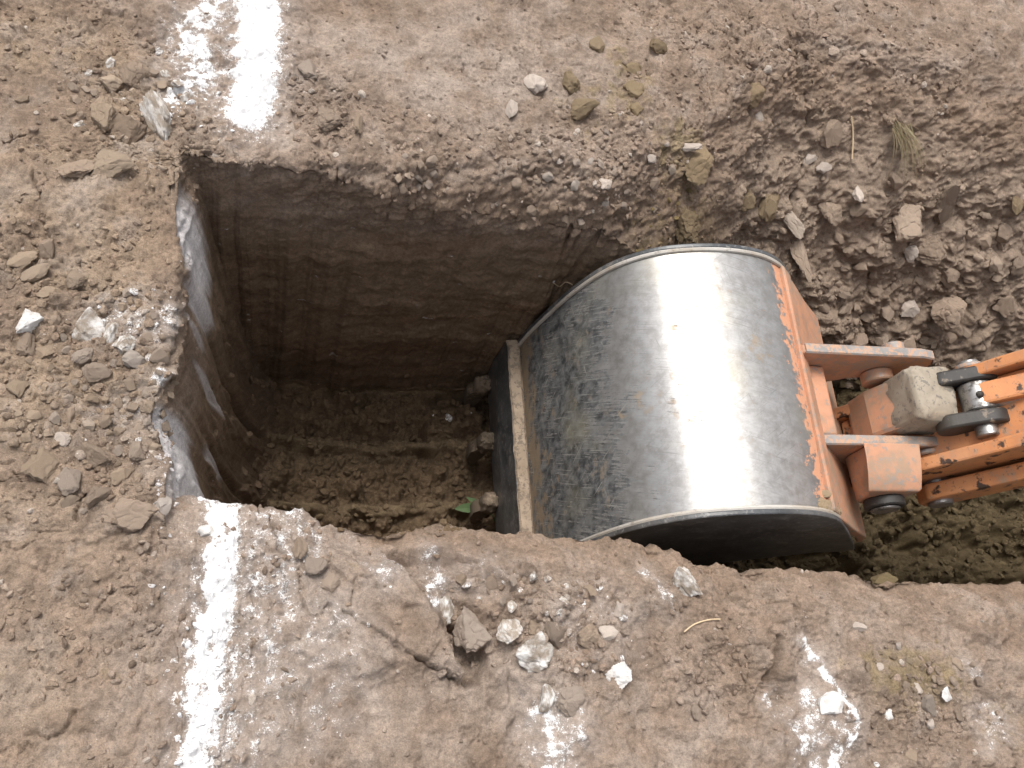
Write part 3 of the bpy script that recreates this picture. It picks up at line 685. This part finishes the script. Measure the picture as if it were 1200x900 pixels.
def cyl(cx, cz, r, y0, y1, n=32, ch=.003):
    rings = [(y0, r - ch), (y0 + ch, r), (y1 - ch, r), (y1, r - ch)]; v = []; f = []
    for y, q in rings: v += [(cx + q * math.cos(6.28318 * i / n), y, cz + q * math.sin(6.28318 * i / n)) for i in range(n)]
    for k in range(3): f += [[k * n + i, k * n + (i + 1) % n, (k + 1) * n + (i + 1) % n, (k + 1) * n + i] for i in range(n)]
    f += [list(range(n - 1, -1, -1)), list(range(3 * n, 4 * n))]
    return v, f
def stadium(p, q, r0, r1, n=14):
    (ax, az), (bx, bz) = p, q; t = math.atan2(bz - az, bx - ax); out = []
    for i in range(n + 1): a = t + math.pi / 2 + math.pi * i / n; out.append((ax + r0 * math.cos(a), az + r0 * math.sin(a)))
    for i in range(n + 1): a = t - math.pi / 2 + math.pi * i / n; out.append((bx + r1 * math.cos(a), bz + r1 * math.sin(a)))
    return out
def catmull(pts, k=8):
    pts = [np.array(p, float) for p in pts]; out = []
    for i in range(len(pts) - 1):
        p0 = pts[max(i - 1, 0)]; p1 = pts[i]; p2 = pts[i + 1]; p3 = pts[min(i + 2, len(pts) - 1)]
        for j in range(k):
            t = j / k; out.append(.5 * ((2 * p1) + (p2 - p0) * t + (2 * p0 - 5 * p1 + 4 * p2 - p3) * t * t + (3 * p1 - p0 - 3 * p2 + p3) * t ** 3))
    out.append(pts[-1]); return [tuple(p) for p in out]
def merge(*ms):
    v, f = [], []
    for a, b in ms: f += [[i + len(v) for i in q] for q in b]; v += list(a)
    return v, f

def lump(c, sx, sy, sz, n=28, e=.42, amp=.05, seed=4):
    v, f = [], []
    sp = lambda a: math.copysign(abs(a) ** e, a)
    for i in range(n + 1):
        th = math.pi * (i / n - .5)
        for j in range(2 * n):
            ph = math.pi * j / n; q = Vector((sp(math.cos(th)) * sp(math.cos(ph)), sp(math.cos(th)) * sp(math.sin(ph)), sp(math.sin(th))))
            q *= 1 + amp * mn.fractal(q * 1.7 + Vector((seed, 2, 1)), .8, 2.0, 5)
            v.append((c[0] + q.x * sx / 2, c[1] + q.y * sy / 2, c[2] + q.z * sz / 2))
    for i in range(n):
        for j in range(2 * n): f.append([i * 2 * n + j, i * 2 * n + (j + 1) % (2 * n), (i + 1) * 2 * n + (j + 1) % (2 * n), (i + 1) * 2 * n + j])
    return v, f
def steel_mat():
    k = NT('worn_bucket_steel'); arc = k.n('ShaderNodeAttribute', attribute_name='arc').outputs['Fac']
    g = k.n('ShaderNodeNewGeometry').outputs['Position']; sp = k.n('ShaderNodeSeparateXYZ'); k.l(g, sp.inputs[0])
    cb = k.n('ShaderNodeCombineXYZ'); k.l(arc, cb.inputs[0]); k.l(sp.outputs['Y'], cb.inputs[1]); uv = cb.outputs[0]
    rt = k.n('ShaderNodeMapping'); rt.inputs['Rotation'].default_value = (0, 0, .28); k.l(uv, rt.inputs['Vector'])
    scr = k.noise(k.scale(rt.outputs[0], 8, 170, 1), 1.0, 6, .8); scr2 = k.noise(k.scale(uv, 20, 45, 1), 1.0, 6, .75)
    fine = k.noise(k.scale(uv, 700, 60, 1), 1.0, 3, .7)
    pat = k.noise(uv, 9, 5, .65); pat2 = k.noise(uv, 38, 5, .7)
    # old black paint survives low on the back; rubbed away over the heel
    m = k.math('ADD', k.ramp(arc, .25, .66, .70, -.04), k.math('MULTIPLY', k.math('SUBTRACT', pat, .5), 1.7))
    m = k.math('ADD', m, k.math('MULTIPLY', k.math('SUBTRACT', scr, .5), 1.5))
    m = k.math('ADD', m, k.math('MULTIPLY', k.math('SUBTRACT', scr2, .5), 1.3))
    seam = k.math('ADD', k.ramp(arc, .70, .965, 0, .72), k.math('MULTIPLY', k.math('SUBTRACT', pat, .5), 1.0))
    pm = k.math('MAXIMUM', k.ramp(m, .34, .52), k.math('MULTIPLY', k.ramp(seam, .3, .8), .75))
    steel = k.mix(k.ramp(pat2, .35, .7), (.37, .365, .36), (.255, .245, .235))
    # heel rubbed bright; steel colour lowered either side to narrow the sky's reflected band
    dull = k.math('MAXIMUM', k.ramp(k.math('ADD', arc, k.math('MULTIPLY', k.math('SUBTRACT', pat, .5), .35)), .66, .86), k.ramp(k.math('ADD', arc, k.math('MULTIPLY', k.math('SUBTRACT', pat, .5), .35)), .62, .44))
    steel = k.mix(k.math('MULTIPLY', dull, .85), steel, k.mix(k.ramp(pat2, .38, .66), (.36, .355, .35), (.235, .225, .21)))
    steel = k.mix(k.math('MULTIPLY', k.ramp(scr, .35, .65), .5), steel, (.27, .265, .26))
    r2 = k.n('ShaderNodeMapping'); r2.inputs['Rotation'].default_value = (0, 0, -.55); k.l(uv, r2.inputs['Vector'])
    r3 = k.n('ShaderNodeMapping'); r3.inputs['Rotation'].default_value = (0, 0, 1.25); k.l(uv, r3.inputs['Vector'])
    lines = k.math('MAXIMUM', k.ramp(k.noise(k.scale(rt.outputs[0], 9, 330, 1), 1, 2, .5), .62, .70), k.math('MAXIMUM', k.ramp(k.noise(k.scale(r2.outputs[0], 12, 300, 1), 1, 2, .5), .65, .72), k.ramp(k.noise(k.scale(r3.outputs[0], 14, 260, 1), 1, 2, .5), .67, .73)))
    dirt = k.ramp(k.math('ADD', pat, k.math('MULTIPLY', pat2, .5)), .84, .98)
    paint = k.mix(k.ramp(k.math('ADD', k.math('MULTIPLY', pat2, .5), k.math('MULTIPLY', scr2, .5)), .36, .64), (.022, .024, .027), (.17, .172, .17))
    c = k.mix(pm, steel, paint)
    c = k.mix(k.math('MULTIPLY', lines, k.ramp(arc, .3, .6, .6, .5)), c, k.mix(k.ramp(arc, .4, .6), (.36, .35, .32), (.17, .165, .16)))
    c = k.mix(k.math('MULTIPLY', k.ramp(k.noise(uv, 5, 3, .5), .5, .75), .35), c, (.40, .36, .25))
    c = k.mix(k.math('MULTIPLY', dirt, .7), c, (.27, .20, .13))
    cake = k.math('MULTIPLY', k.ramp(k.math('ADD', k.noise(k.scale(uv, 14, 9, 1), 1.0, 6, .75), k.ramp(arc, .0, .30, .16, -.05)), .60, .66), .8)
    c = k.mix(cake, c, (.235, .175, .115))
    org = k.math('ADD', k.ramp(arc, .85, .955, 0, 1), k.math('ADD', k.math('MULTIPLY', k.math('SUBTRACT', pat2, .5), 3.0), k.math('MULTIPLY', k.math('SUBTRACT', scr2, .5), 1.5)))
    om = k.math('MULTIPLY', k.ramp(org, .55, .7), k.ramp(arc, .80, .85))
    c = k.mix(om, c, (.50, .25, .15))
    nonmetal = k.math('MAXIMUM', k.math('MAXIMUM', k.math('MULTIPLY', pm, .85), om), k.math('MAXIMUM', cake, k.math('MULTIPLY', dirt, .7)))
    met = k.math('MULTIPLY', k.math('SUBTRACT', 1.0, nonmetal, True), k.math('MULTIPLY', k.ramp(arc, .62, .85, .9, .62), k.ramp(arc, .38, .62, .55, 1.0)))
    rough = k.math('ADD', k.ramp(scr2, .3, .7, .33, .50), k.math('MULTIPLY', pm, .12))
    k.bump(k.math('ADD', k.math('MULTIPLY', scr, .6), k.math('ADD', fine, k.math('MULTIPLY', pm, -.5))), .16, .001)
    return k.set(Base_Color=c, Metallic=met, Roughness=rough)
def paint_mat(name, c1, c2, wear=.5, bare=(.24, .215, .20), soil=.5, rough=.5, black=0.0):
    k = NT(name); g = k.n('ShaderNodeNewGeometry'); p = g.outputs['Position']
    a = k.noise(p, 14, 5, .65); b = k.noise(p, 75, 5, .7); s = k.noise(k.scale(p, 60, 60, 400), 1, 4, .7)
    c = k.mix(k.ramp(a, .35, .68), c1, c2)
    c = k.mix(k.ramp(k.math('ADD', a, k.math('MULTIPLY', b, .7)), 1.02 - .22 * soil, 1.16 - .16 * soil, 0, .7), c, (.27, .205, .145))
    wm = k.ramp(k.math('ADD', b, k.math('MULTIPLY', s, .5)), .98 - .28 * wear, 1.06 - .28 * wear)
    ch = k.ramp(k.noise(p, 30, 8, .72), .70 - .16 * wear, .715 - .16 * wear)
    c = k.mix(k.math('MULTIPLY', k.math('MAXIMUM', wm, ch), .8), c, bare)
    c = k.mix(k.ramp(k.noise(p, 5, 3, .5), .45, .7, 0, .4 * soil), c, (.33, .26, .19))
    if black: c = k.mix(k.ramp(k.noise(p, 22, 4, .6), .66 - .1 * black, .70 - .08 * black, 0, .92), c, (.012, .010, .009))
    k.bump(k.math('ADD', b, s), .25, .0015)
    return k.set(Base_Color=c, Roughness=rough)
STEEL = steel_mat()
ORANGE = paint_mat('worn_orange_paint', (.49, .245, .145), (.375, .19, .115), .60, soil=.95)
ORANGE_ARM = paint_mat('orange_arm_paint', (.52, .215, .08), (.43, .175, .07), .44, bare=(.12, .075, .05), soil=.55, black=.9)
BARE = paint_mat('bare_grey_steel', (.19, .182, .175), (.27, .25, .235), .85, bare=(.44, .25, .15), soil=.5, rough=.6)
DUSTY = paint_mat('dusty_casting', (.30, .26, .205), (.215, .18, .135), .62, bare=(.13, .118, .105), soil=.7, rough=.95)
DARKST = paint_mat('greasy_dark_steel', (.012, .011, .010), (.030, .026, .023), .25, bare=(.13, .11, .09), soil=.25, rough=.6)
BLACKP = paint_mat('black_worn_paint', (.035, .038, .042), (.085, .09, .095), .62, bare=(.17, .165, .16), soil=.22, rough=.38)
LEDGE = paint_mat('mud_caked_edge', (.30, .235, .175), (.21, .16, .115), .75, bare=(.12, .095, .075), soil=.7, rough=.95)
MUDST = paint_mat('muddy_tooth', (.10, .075, .05), (.075, .055, .037), .4, bare=(.13, .105, .085), soil=.5, rough=.9)
def pin_mat():
    k = NT('polished_pin'); p = k.n('ShaderNodeNewGeometry').outputs['Position']; b = k.noise(p, 60, 4, .7)
    return k.set(Base_Color=k.mix(k.ramp(b, .45, .65), (.36, .35, .34), (.07, .06, .05)), Metallic=k.ramp(b, .5, .6, .95, .2), Roughness=.42)
PIN = pin_mat()

ex_root = bpy.data.objects.new('excavator', None); COL.objects.link(ex_root); ex_root.empty_display_size = .2
ex_root.location = (1.0, .66, -.90); ex_root['_w'] = [1.0, .66, -.90]
set_props(ex_root, 'excavator arm with worn steel bucket and faded orange paint digging in the trench', 'excavator')
BY0, BY1 = .362, .962
prof = catmull([(.640, -.575), (.645, -.50), (.660, -.40), (.686, -.265), (.728, -.150), (.790, -.078), (.862, -.043), (.955, -.026), (1.040, -.033), (1.105, -.060), (1.155, -.100)], 9)
pa = np.array(prof); sl = np.concatenate([[0], np.cumsum(np.hypot(*np.diff(pa, axis=0).T))]); arc = sl / sl[-1]
tang = np.gradient(pa, axis=0); tang /= np.linalg.norm(tang, axis=1, keepdims=True); nrm = np.stack([-tang[:, 1], tang[:, 0]], 1)
TH = .012
ny_ = 40; yv = np.linspace(BY0 + .008, BY1 - .008, ny_)
V = []; A = []
for side in (0, 1):
    for i in range(len(pa)):
        for j in range(ny_):
            q = pa[i] - nrm[i] * TH * side
            dent = .0038 * mn.noise(Vector((arc[i] * 3.2, yv[j] * 4.2, 3))) + .0007 * mn.noise(Vector((arc[i] * 9, yv[j] * 14, 5))) if side == 0 else 0
            V.append((q[0] + nrm[i][0] * dent, yv[j], q[1] + nrm[i][1] * dent)); A.append(arc[i])
L_ = len(pa); id_ = lambda s, i, j: s * L_ * ny_ + i * ny_ + j
F = []
for i in range(L_ - 1):
    for j in range(ny_ - 1):
        F.append([id_(0, i, j), id_(0, i + 1, j), id_(0, i + 1, j + 1), id_(0, i, j + 1)]); F.append([id_(1, i, j), id_(1, i, j + 1), id_(1, i + 1, j + 1), id_(1, i + 1, j)])
for i in range(L_ - 1):
    for j in (0, ny_ - 1): F.append([id_(0, i, j), id_(0, i + 1, j), id_(1, i + 1, j), id_(1, i, j)])
for j in range(ny_ - 1):
    for i in (0, L_ - 1): F.append([id_(0, i, j), id_(0, i, j + 1), id_(1, i, j + 1), id_(1, i, j)])
bucket = part('bucket', V, F, STEEL, ex_root, smooth=True, attr=A)
# side plates stand a little proud of the shell
rim = [tuple(pa[i] + nrm[i] * .007) for i in range(0, L_, 2)]
sidep = rim + [(1.25, -.195), (1.36, -.325), (1.395, -.372), (1.375, -.392), (1.30, -.40), (1.10, -.52), (.90, -.68), (.74, -.80), (.655, -.80), (.628, -.78)]
for (y0, y1) in ((BY0 - .004, BY0 + .0075), (BY1 - .0075, BY1 + .004)):
    sp_ = part('side_plate', *prism(sidep, y0, y1), BLACKP, bucket, bevel=.003)
# worn bright bead along each rim
def sweep(path, r, n=8):
    v, f = [], []
    for i, p in enumerate(path):
        p = np.array(p, float); t = np.array(path[min(i + 1, len(path) - 1)], float) - np.array(path[max(i - 1, 0)], float); t /= np.linalg.norm(t) + 1e-9
        a = np.cross(t, (0, 1, 0) if abs(t[1]) < .9 else (1, 0, 0)); a /= np.linalg.norm(a); b_ = np.cross(t, a)
        rr = r[i] if hasattr(r, '__len__') else r
        for k in range(n): v.append(tuple(p + rr * (math.cos(6.283 * k / n) * a + math.sin(6.283 * k / n) * b_)))
    for i in range(len(path) - 1):
        for k in range(n): f.append([i * n + k, i * n + (k + 1) % n, (i + 1) * n + (k + 1) % n, (i + 1) * n + k])
    f += [list(range(n - 1, -1, -1)), list(range((len(path) - 1) * n, len(path) * n))]
    return v, f
RIMST = paint_mat('worn_rim_steel', (.42, .40, .37), (.34, .30, .25), .5, bare=(.22, .19, .16), soil=.4, rough=.4)
for y in (BY0 + .010, BY1 - .010):
    part('weld_bead', *sweep([(pa[i][0] + nrm[i][0] * .002, y, pa[i][1] + nrm[i][1] * .002) for i in range(0, L_, 2)], .0055), RIMST, bucket, smooth=True)
mud = []
rm = random.Random(3)
for i in range(90):
    t = rm.choice([rm.gauss(.91, .03), rm.gauss(.94, .03), rm.gauss(.95, .02)]); t = min(max(t, .05), .995); k_ = int(t * (L_ - 1)); s_ = rm.uniform(.004, .012) * 1.4
    mud.append(lump((pa[k_][0] + nrm[k_][0] * .001, BY0 + .016 + abs(rm.gauss(0, .012)), pa[k_][1] + nrm[k_][1] * .001), s_ * rm.uniform(1, 2.2), s_ * rm.uniform(.8, 1.4), s_ * .4, 7, .9, .3, i))
MUD = paint_mat('dried_mud', (.25, .185, .115), (.20, .145, .085), .3, bare=(.16, .12, .08), soil=.4, rough=.95)
part('mud_crust', *merge(*mud), MUD, bucket)['kind'] = 'stuff'
# cutting edge with its ledge
ce = [(.606, -.572), (.640, -.576), (.636, -.70), (.655, -.815), (.612, -.815), (.603, -.70)]
cedge = part('cutting_edge', *prism(ce, BY0 - .006, BY1 + .006), BLACKP, bucket, bevel=.004)
lv = []; lf = []
for j in range(60):
    y = BY0 - .004 + (BY1 - BY0 + .008) * j / 59; e = .0045 * mn.fractal(Vector((y * 22, 1, 2)), .8, 2, 4)
    for (x, z) in ((.6055 + e, -.5725), (.609 + e, -.5665 + e), (.620, -.565 + e * .8), (.634 + e * .8, -.563 + e), (.642, -.572)): lv.append((x, y, z))
for j in range(59):
    for k in range(4): lf.append([j * 5 + k, (j + 1) * 5 + k, (j + 1) * 5 + k + 1, j * 5 + k + 1])
    lf.append([j * 5 + 4, (j + 1) * 5 + 4, (j + 1) * 5, j * 5])
part('edge_ledge', lv, lf, LEDGE, cedge)
for y in (.925, .752, .579, .402):
    tw = .033
    part('tooth', *merge(lump((.592, y, -.792), .050, tw * 1.5, .075, 16, .7, .22, y * 40), prism([(.570, -.805), (.556, -.83), (.560, -.90), (.578, -.945), (.590, -.945), (.602, -.86), (.602, -.825)], y - tw * .5, y + tw * .5)), MUDST, bucket, smooth=True)
# orange back pan, its right edge turned down
pan = [(1.150, -.092), (1.200, -.135), (1.275, -.207), (1.372, -.292), (1.398, -.340), (1.385, -.348), (1.360, -.312), (1.262, -.225), (1.188, -.152), (1.143, -.108)]
part('back_pan', *prism(pan, BY0 + .009, BY1 - .009), ORANGE, bucket, bevel=.004)
part('stiffener', *prism([(1.12, -.055), (1.16, -.092), (1.175, -.125), (1.15, -.115), (1.11, -.078)], BY0 + .012, BY1 - .012), ORANGE, bucket, bevel=.006)
EAR = [(1.115, -.095), (1.14, -.060), (1.44, -.048), (1.475, -.055), (1.492, -.085), (1.485, -.125), (1.455, -.150), (1.40, -.165), (1.335, -.185), (1.28, -.225), (1.245, -.22), (1.16, -.115)]
def ear(y0, y1, dz, dx=0):
    pl_ = [(x + dx, z + dz) for x, z in EAR]
    e = part('ear_plate', *prism(pl_, y0, y1), ORANGE, bucket, bevel=.004)
    top = [(x + dx, z + dz) for x, z in EAR[1:5]]
    tv, tf = [], []
    for (x, z) in top:
        for y, o in ((y0 - .001, .0), (y0 + .002, .0035), (y1 - .002, .0035), (y1 + .001, .0)): tv.append((x, y, z + o))
    for i in range(3):
        for k in range(3): tf.append([i * 4 + k, (i + 1) * 4 + k, (i + 1) * 4 + k + 1, i * 4 + k + 1])
        tf.append([i * 4 + 3, (i + 1) * 4 + 3, (i + 1) * 4, i * 4])
    tf += [[0, 1, 2, 3], [15, 14, 13, 12]]
    part('worn_edge', tv, tf, BARE, e)
    return e
earF = ear(.728, .750, .006, -.01); earN = ear(.536, .558, -.050, .02)
part('pin_boss', *cyl(1.372, -.135, .036, .700, .727), ORANGE, earF, smooth=True)
part('pin_end', *cyl(1.405, -.10, .026, .751, .785), BARE, earF, smooth=True)
part('pin_collar', *merge(cyl(1.462, -.135, .033, .5225, .5355), cyl(1.462, -.135, .022, .516, .5245)), BARE, earN, smooth=True)
def loft(profs):
    n = len(profs[0][1]); v = [(x, y, z) for y, pr in profs for x, z in pr]
    f = [[a * n + i, a * n + (i + 1) % n, (a + 1) * n + (i + 1) % n, (a + 1) * n + i] for a in range(len(profs) - 1) for i in range(n)]
    return v, f + [list(range(n - 1, -1, -1)), list(range((len(profs) - 1) * n, len(profs) * n))]
def lug(k, cz):
    c = (1.338, -.170); out = [(1.255 + .03 * (1 - k), -.088 - cz), (1.276 + .012 * (1 - k), -.112 - cz)]
    out += [(c[0] + .056 * k * math.cos(a), c[1] + .056 * k * math.sin(a)) for a in [math.pi * (1 + i / 12) for i in range(13)]]
    return out + [(1.338 + .058 * k, -.12 - cz), (1.338 + .058 * k, -.085 - cz)]
part('pin_lug', *loft([(.5355, lug(1.06, 0)), (.500, lug(1.02, .004)), (.470, lug(1.0, .010)), (.438, lug(.97, .020)), (.432, lug(.90, .026))]), ORANGE, earN, smooth=True, bevel=.003)
part('pin_end', *cyl(1.340, -.170, .044, .410, .432), DARKST, earN, smooth=True)
part('pin_cap', *cyl(1.340, -.170, .032, .404, .411), PIN, earN, smooth=True)
# cross box between the ears
part('cross_box', *prism([(1.15, -.11), (1.215, -.115), (1.228, -.16), (1.228, -.25), (1.16, -.25)], .560, .726), ORANGE, bucket, bevel=.005)

# tipping link: worn casting and forked dark arms
def boxy(c, sx, sy, sz, ax=0):
    v = []
    for dx in (-1, 1):
        for dy in (-1, 1):
            for dz in (-1, 1):
                x, z = dx * sx / 2, dz * sz / 2; v.append((c[0] + x * math.cos(ax) - z * math.sin(ax), c[1] + dy * sy / 2, c[2] + x * math.sin(ax) + z * math.cos(ax)))
    return v, [[0, 1, 3, 2], [4, 6, 7, 5], [0, 4, 5, 1], [2, 3, 7, 6], [0, 2, 6, 4], [1, 5, 7, 3]]
link = part('tipping_link', *lump((1.418, .634, -.078), .112, .132, .125, 40, .34, .085, 4), DUSTY, ex_root, smooth=True)
part('link_web', *prism([(1.352, -.24), (1.345, -.16), (1.365, -.09), (1.39, -.06), (1.42, -.14), (1.40, -.26)], .572, .692), ORANGE, link, bevel=.012)
for (y0, y1) in ((.548, .580), (.648, .680)):
    part('fork_arm', *prism(stadium((1.455, -.035), (1.515, .0), .036, .044), y0, y1), DARKST, link, smooth=True, bevel=.005)
PX, PZ = 1.505, .000
part('rod_eye', *cyl(PX, PZ, .036, .582, .646), PIN, link, smooth=True)
part('link_pin', *cyl(PX, PZ, .023, .525, .702), PIN, link, smooth=True)
part('pin_cap', *cyl(PX, PZ, .030, .682, .694), BARE, link, smooth=True)
part('grease_nipple', *lump((PX - .022, .612, PZ + .030), .016, .016, .014, 8, .9, .02), DARKST, link, smooth=True)
# dipper arm climbing to the right
adir = np.array([.50, 0, .866]); anor = np.array([-.866, 0, .50])
AP = np.array([1.40, 0, -.14])
def arm_poly(s0, s1, n0, n1):
    """strip along the arm between distances s and offsets n, in X-Z"""
    q = lambda s, n: (AP[0] + adir[0] * s + anor[0] * n, AP[2] + adir[2] * s + anor[2] * n)
    return [q(s0, n0), q(s1, n0), q(s1, n1), q(s0, n1)]
def bent(s_n, y0, y1):
    q = lambda s, n: (AP[0] + adir[0] * s + anor[0] * n, AP[2] + adir[2] * s + anor[2] * n)
    return prism([q(s, n) for s, n in s_n], y0, y1)
arm = part('dipper_arm', *bent([(-.14, -.03), (1.9, -.015), (1.9, -.26), (.5, -.24), (0, -.16), (-.14, -.13)], .512, .655), ORANGE_ARM, ex_root, bevel=.008)
part('arm_rail', *bent([(-.22, -.004), (.25, .012), (1.9, .03), (1.9, -.27), (.5, -.25), (0, -.17), (-.16, -.12)], .481, .511), ORANGE_ARM, arm, bevel=.005)
part('arm_rail', *bent([(-.22, -.004), (.25, .012), (1.9, .03), (1.9, -.27), (.5, -.25), (0, -.17), (-.16, -.12)], .656, .684), ORANGE_ARM, arm, bevel=.005)
sl_ = part('side_link', *bent([(-.035, -.122), (.0, -.088), (.9, -.07), (.9, -.155), (.0, -.182), (-.035, -.16)], .434, .472), ORANGE_ARM, ex_root, bevel=.006)
part('link_pin', *cyl(AP[0] + anor[0] * -.135 + adir[0] * .01, AP[2] + anor[2] * -.135 + adir[2] * .01, .028, .425, .489), PIN, sl_, smooth=True)
# cylinder rod running up from the eye
rodv = sweep([(PX, .614, PZ), (PX + .05, .614, PZ + .045), (PX + .55, .612, PZ + .85), (PX + .75, .61, PZ + 1.18)], .03, 20)
cyl_ = part('bucket_cylinder', *rodv, BARE, ex_root, smooth=True)
part('rod_clevis', *prism(stadium((PX, PZ), (PX + .17, PZ + .19), .034, .036), .590, .640), ORANGE_ARM, cyl_, bevel=.006)

# ------------------------------------------------------------------ plants
def green_mat(name, c1, c2):
    k = NT(name); a = k.n('ShaderNodeAttribute', attribute_name='tint'); oi = a.outputs['Fac']
    return k.set(Base_Color=k.mix(oi, c1, c2), Roughness=.6)
def blades(name, base, n, length, aim, spread, mat, label, cat):
    rs = random.Random(8); V, F, T = [], [], []
    for i in range(n):
        d_ = Vector((aim[0] + rs.gauss(0, spread), aim[1] + rs.gauss(0, spread), aim[2] + rs.gauss(0, spread))).normalized(); L = length * rs.uniform(.5, 1.1); w_ = rs.uniform(.0007, .0016)
        b_ = Vector(base) + Vector((rs.gauss(0, .014), rs.gauss(0, .022), 0)); sd_ = d_.cross(Vector((rs.gauss(0, 1), rs.gauss(0, 1), 1))).normalized(); up = sd_.cross(d_).normalized(); tint = rs.random(); o0 = len(V)
        for k in range(6):
            t = k / 5; c = b_ + d_ * L * t + Vector((0, 0, .30 * L * t - .5 * L * t * t)); q = w_ * (1 - t * .92)
            V += [c - sd_ * q, c + sd_ * q, c + up * q * .6]; T += [tint] * 3
        for k in range(5):
            for e in range(3): a, b2 = o0 + k * 3 + e, o0 + k * 3 + (e + 1) % 3; F.append([a, b2, b2 + 3, a + 3])
        F += [[o0, o0 + 2, o0 + 1], [o0 + 15, o0 + 16, o0 + 17]]
    me = bpy.data.meshes.new(name); c0 = Vector(base); me.from_pydata([v - c0 for v in V], [], F); at = me.attributes.new('tint', 'FLOAT', 'POINT'); at.data.foreach_set('value', np.array(T, np.float32)); me.materials.append(mat)
    o = bpy.data.objects.new(name, me); COL.objects.link(o); o.location = c0; return set_props(o, label, cat)
p0, n0 = hit(1054, 150)
blades('grass_tuft', p0 + Vector((0, 0, .004)), 95, .14, (.10, -1, .06), .22, green_mat('dry_grass', (.155, .098, .055), (.19, .17, .085)), 'tuft of dry brown and green grass torn up in the right rubble', 'grass tuft')
# green sprig on the pit floor
pl0, _n = hit(562, 600); LEAF = green_mat('leaf_green', (.045, .085, .022), (.07, .115, .033))
def leaf(base, tip, wid, parent=None, name='leaf'):
    b_, t_ = Vector(base), Vector(tip); ax = t_ - b_; sd_ = ax.cross(Vector((0, 0, 1))).normalized(); V, F = [], []; n = 10
    for k in range(n + 1):
        t = k / n; wv = wid * math.sin(math.pi * min(1, t * .97 + .03)) ** .8; c = b_ + ax * t + Vector((0, 0, .3 * wid * math.sin(math.pi * t)))
        V += [c - sd_ * wv + Vector((0, 0, .25 * wv)), c, c + sd_ * wv + Vector((0, 0, .25 * wv)), c - Vector((0, 0, .0012))]
    for k in range(n):
        a = k * 4; F += [[a, a + 4, a + 5, a + 1], [a + 1, a + 5, a + 6, a + 2], [a + 2, a + 6, a + 7, a + 3], [a + 3, a + 7, a + 4, a]]
    return V, F
sv, sf = sweep([pl0 + Vector((.05, -.07, .02)), pl0 + Vector((.03, -.02, .035)), pl0 + Vector((0, 0, .045)), pl0 + Vector((-.04, 0, .04))], [.002, .002, .0017, .001], 6)
sprig = part('leaf_sprig', sv, sf, LEAF); set_props(sprig, 'small green leaf sprig lying on the dark pit floor by the bucket teeth', 'leaf sprig')
for b_, t_, w_ in (((0, 0, .045), (-.085, -.004, .05), .014), ((.005, 0, .045), (-.05, .030, .05), .008)):
    part('leaf', *[x for x in leaf(pl0 + Vector(b_), pl0 + Vector(t_), w_)], LEAF, sprig)
STRAW = NT('dry_straw').set(Base_Color=(.55, .42, .27), Roughness=.7)
def straw(name, pts, r, label, cat, lift=.006):
    path = [hit(*p)[0] + Vector((0, 0, lift)) for p in pts]
    path = catmull([tuple(p) for p in path], 6)
    o = part(name, *sweep(path, r, 6), STRAW, smooth=True); return set_props(o, label, cat)
straw('straw', [(800, 741), (812, 732), (828, 727), (842, 726)], .0013, 'pale curved straw on the near lip below the whitened clod', 'straw')
straw('twig', [(996, 138), (998, 160), (997, 188)], .0022, 'thin upright twig in the rubble left of the grass tuft', 'twig')
straw('root', [(648, 333), (655, 337), (662, 332), (670, 335)], .0012, 'fine pale root poking from the far pit wall beside the bucket', 'root')
for o in bpy.data.objects:
    if '_w' in o: del o['_w']
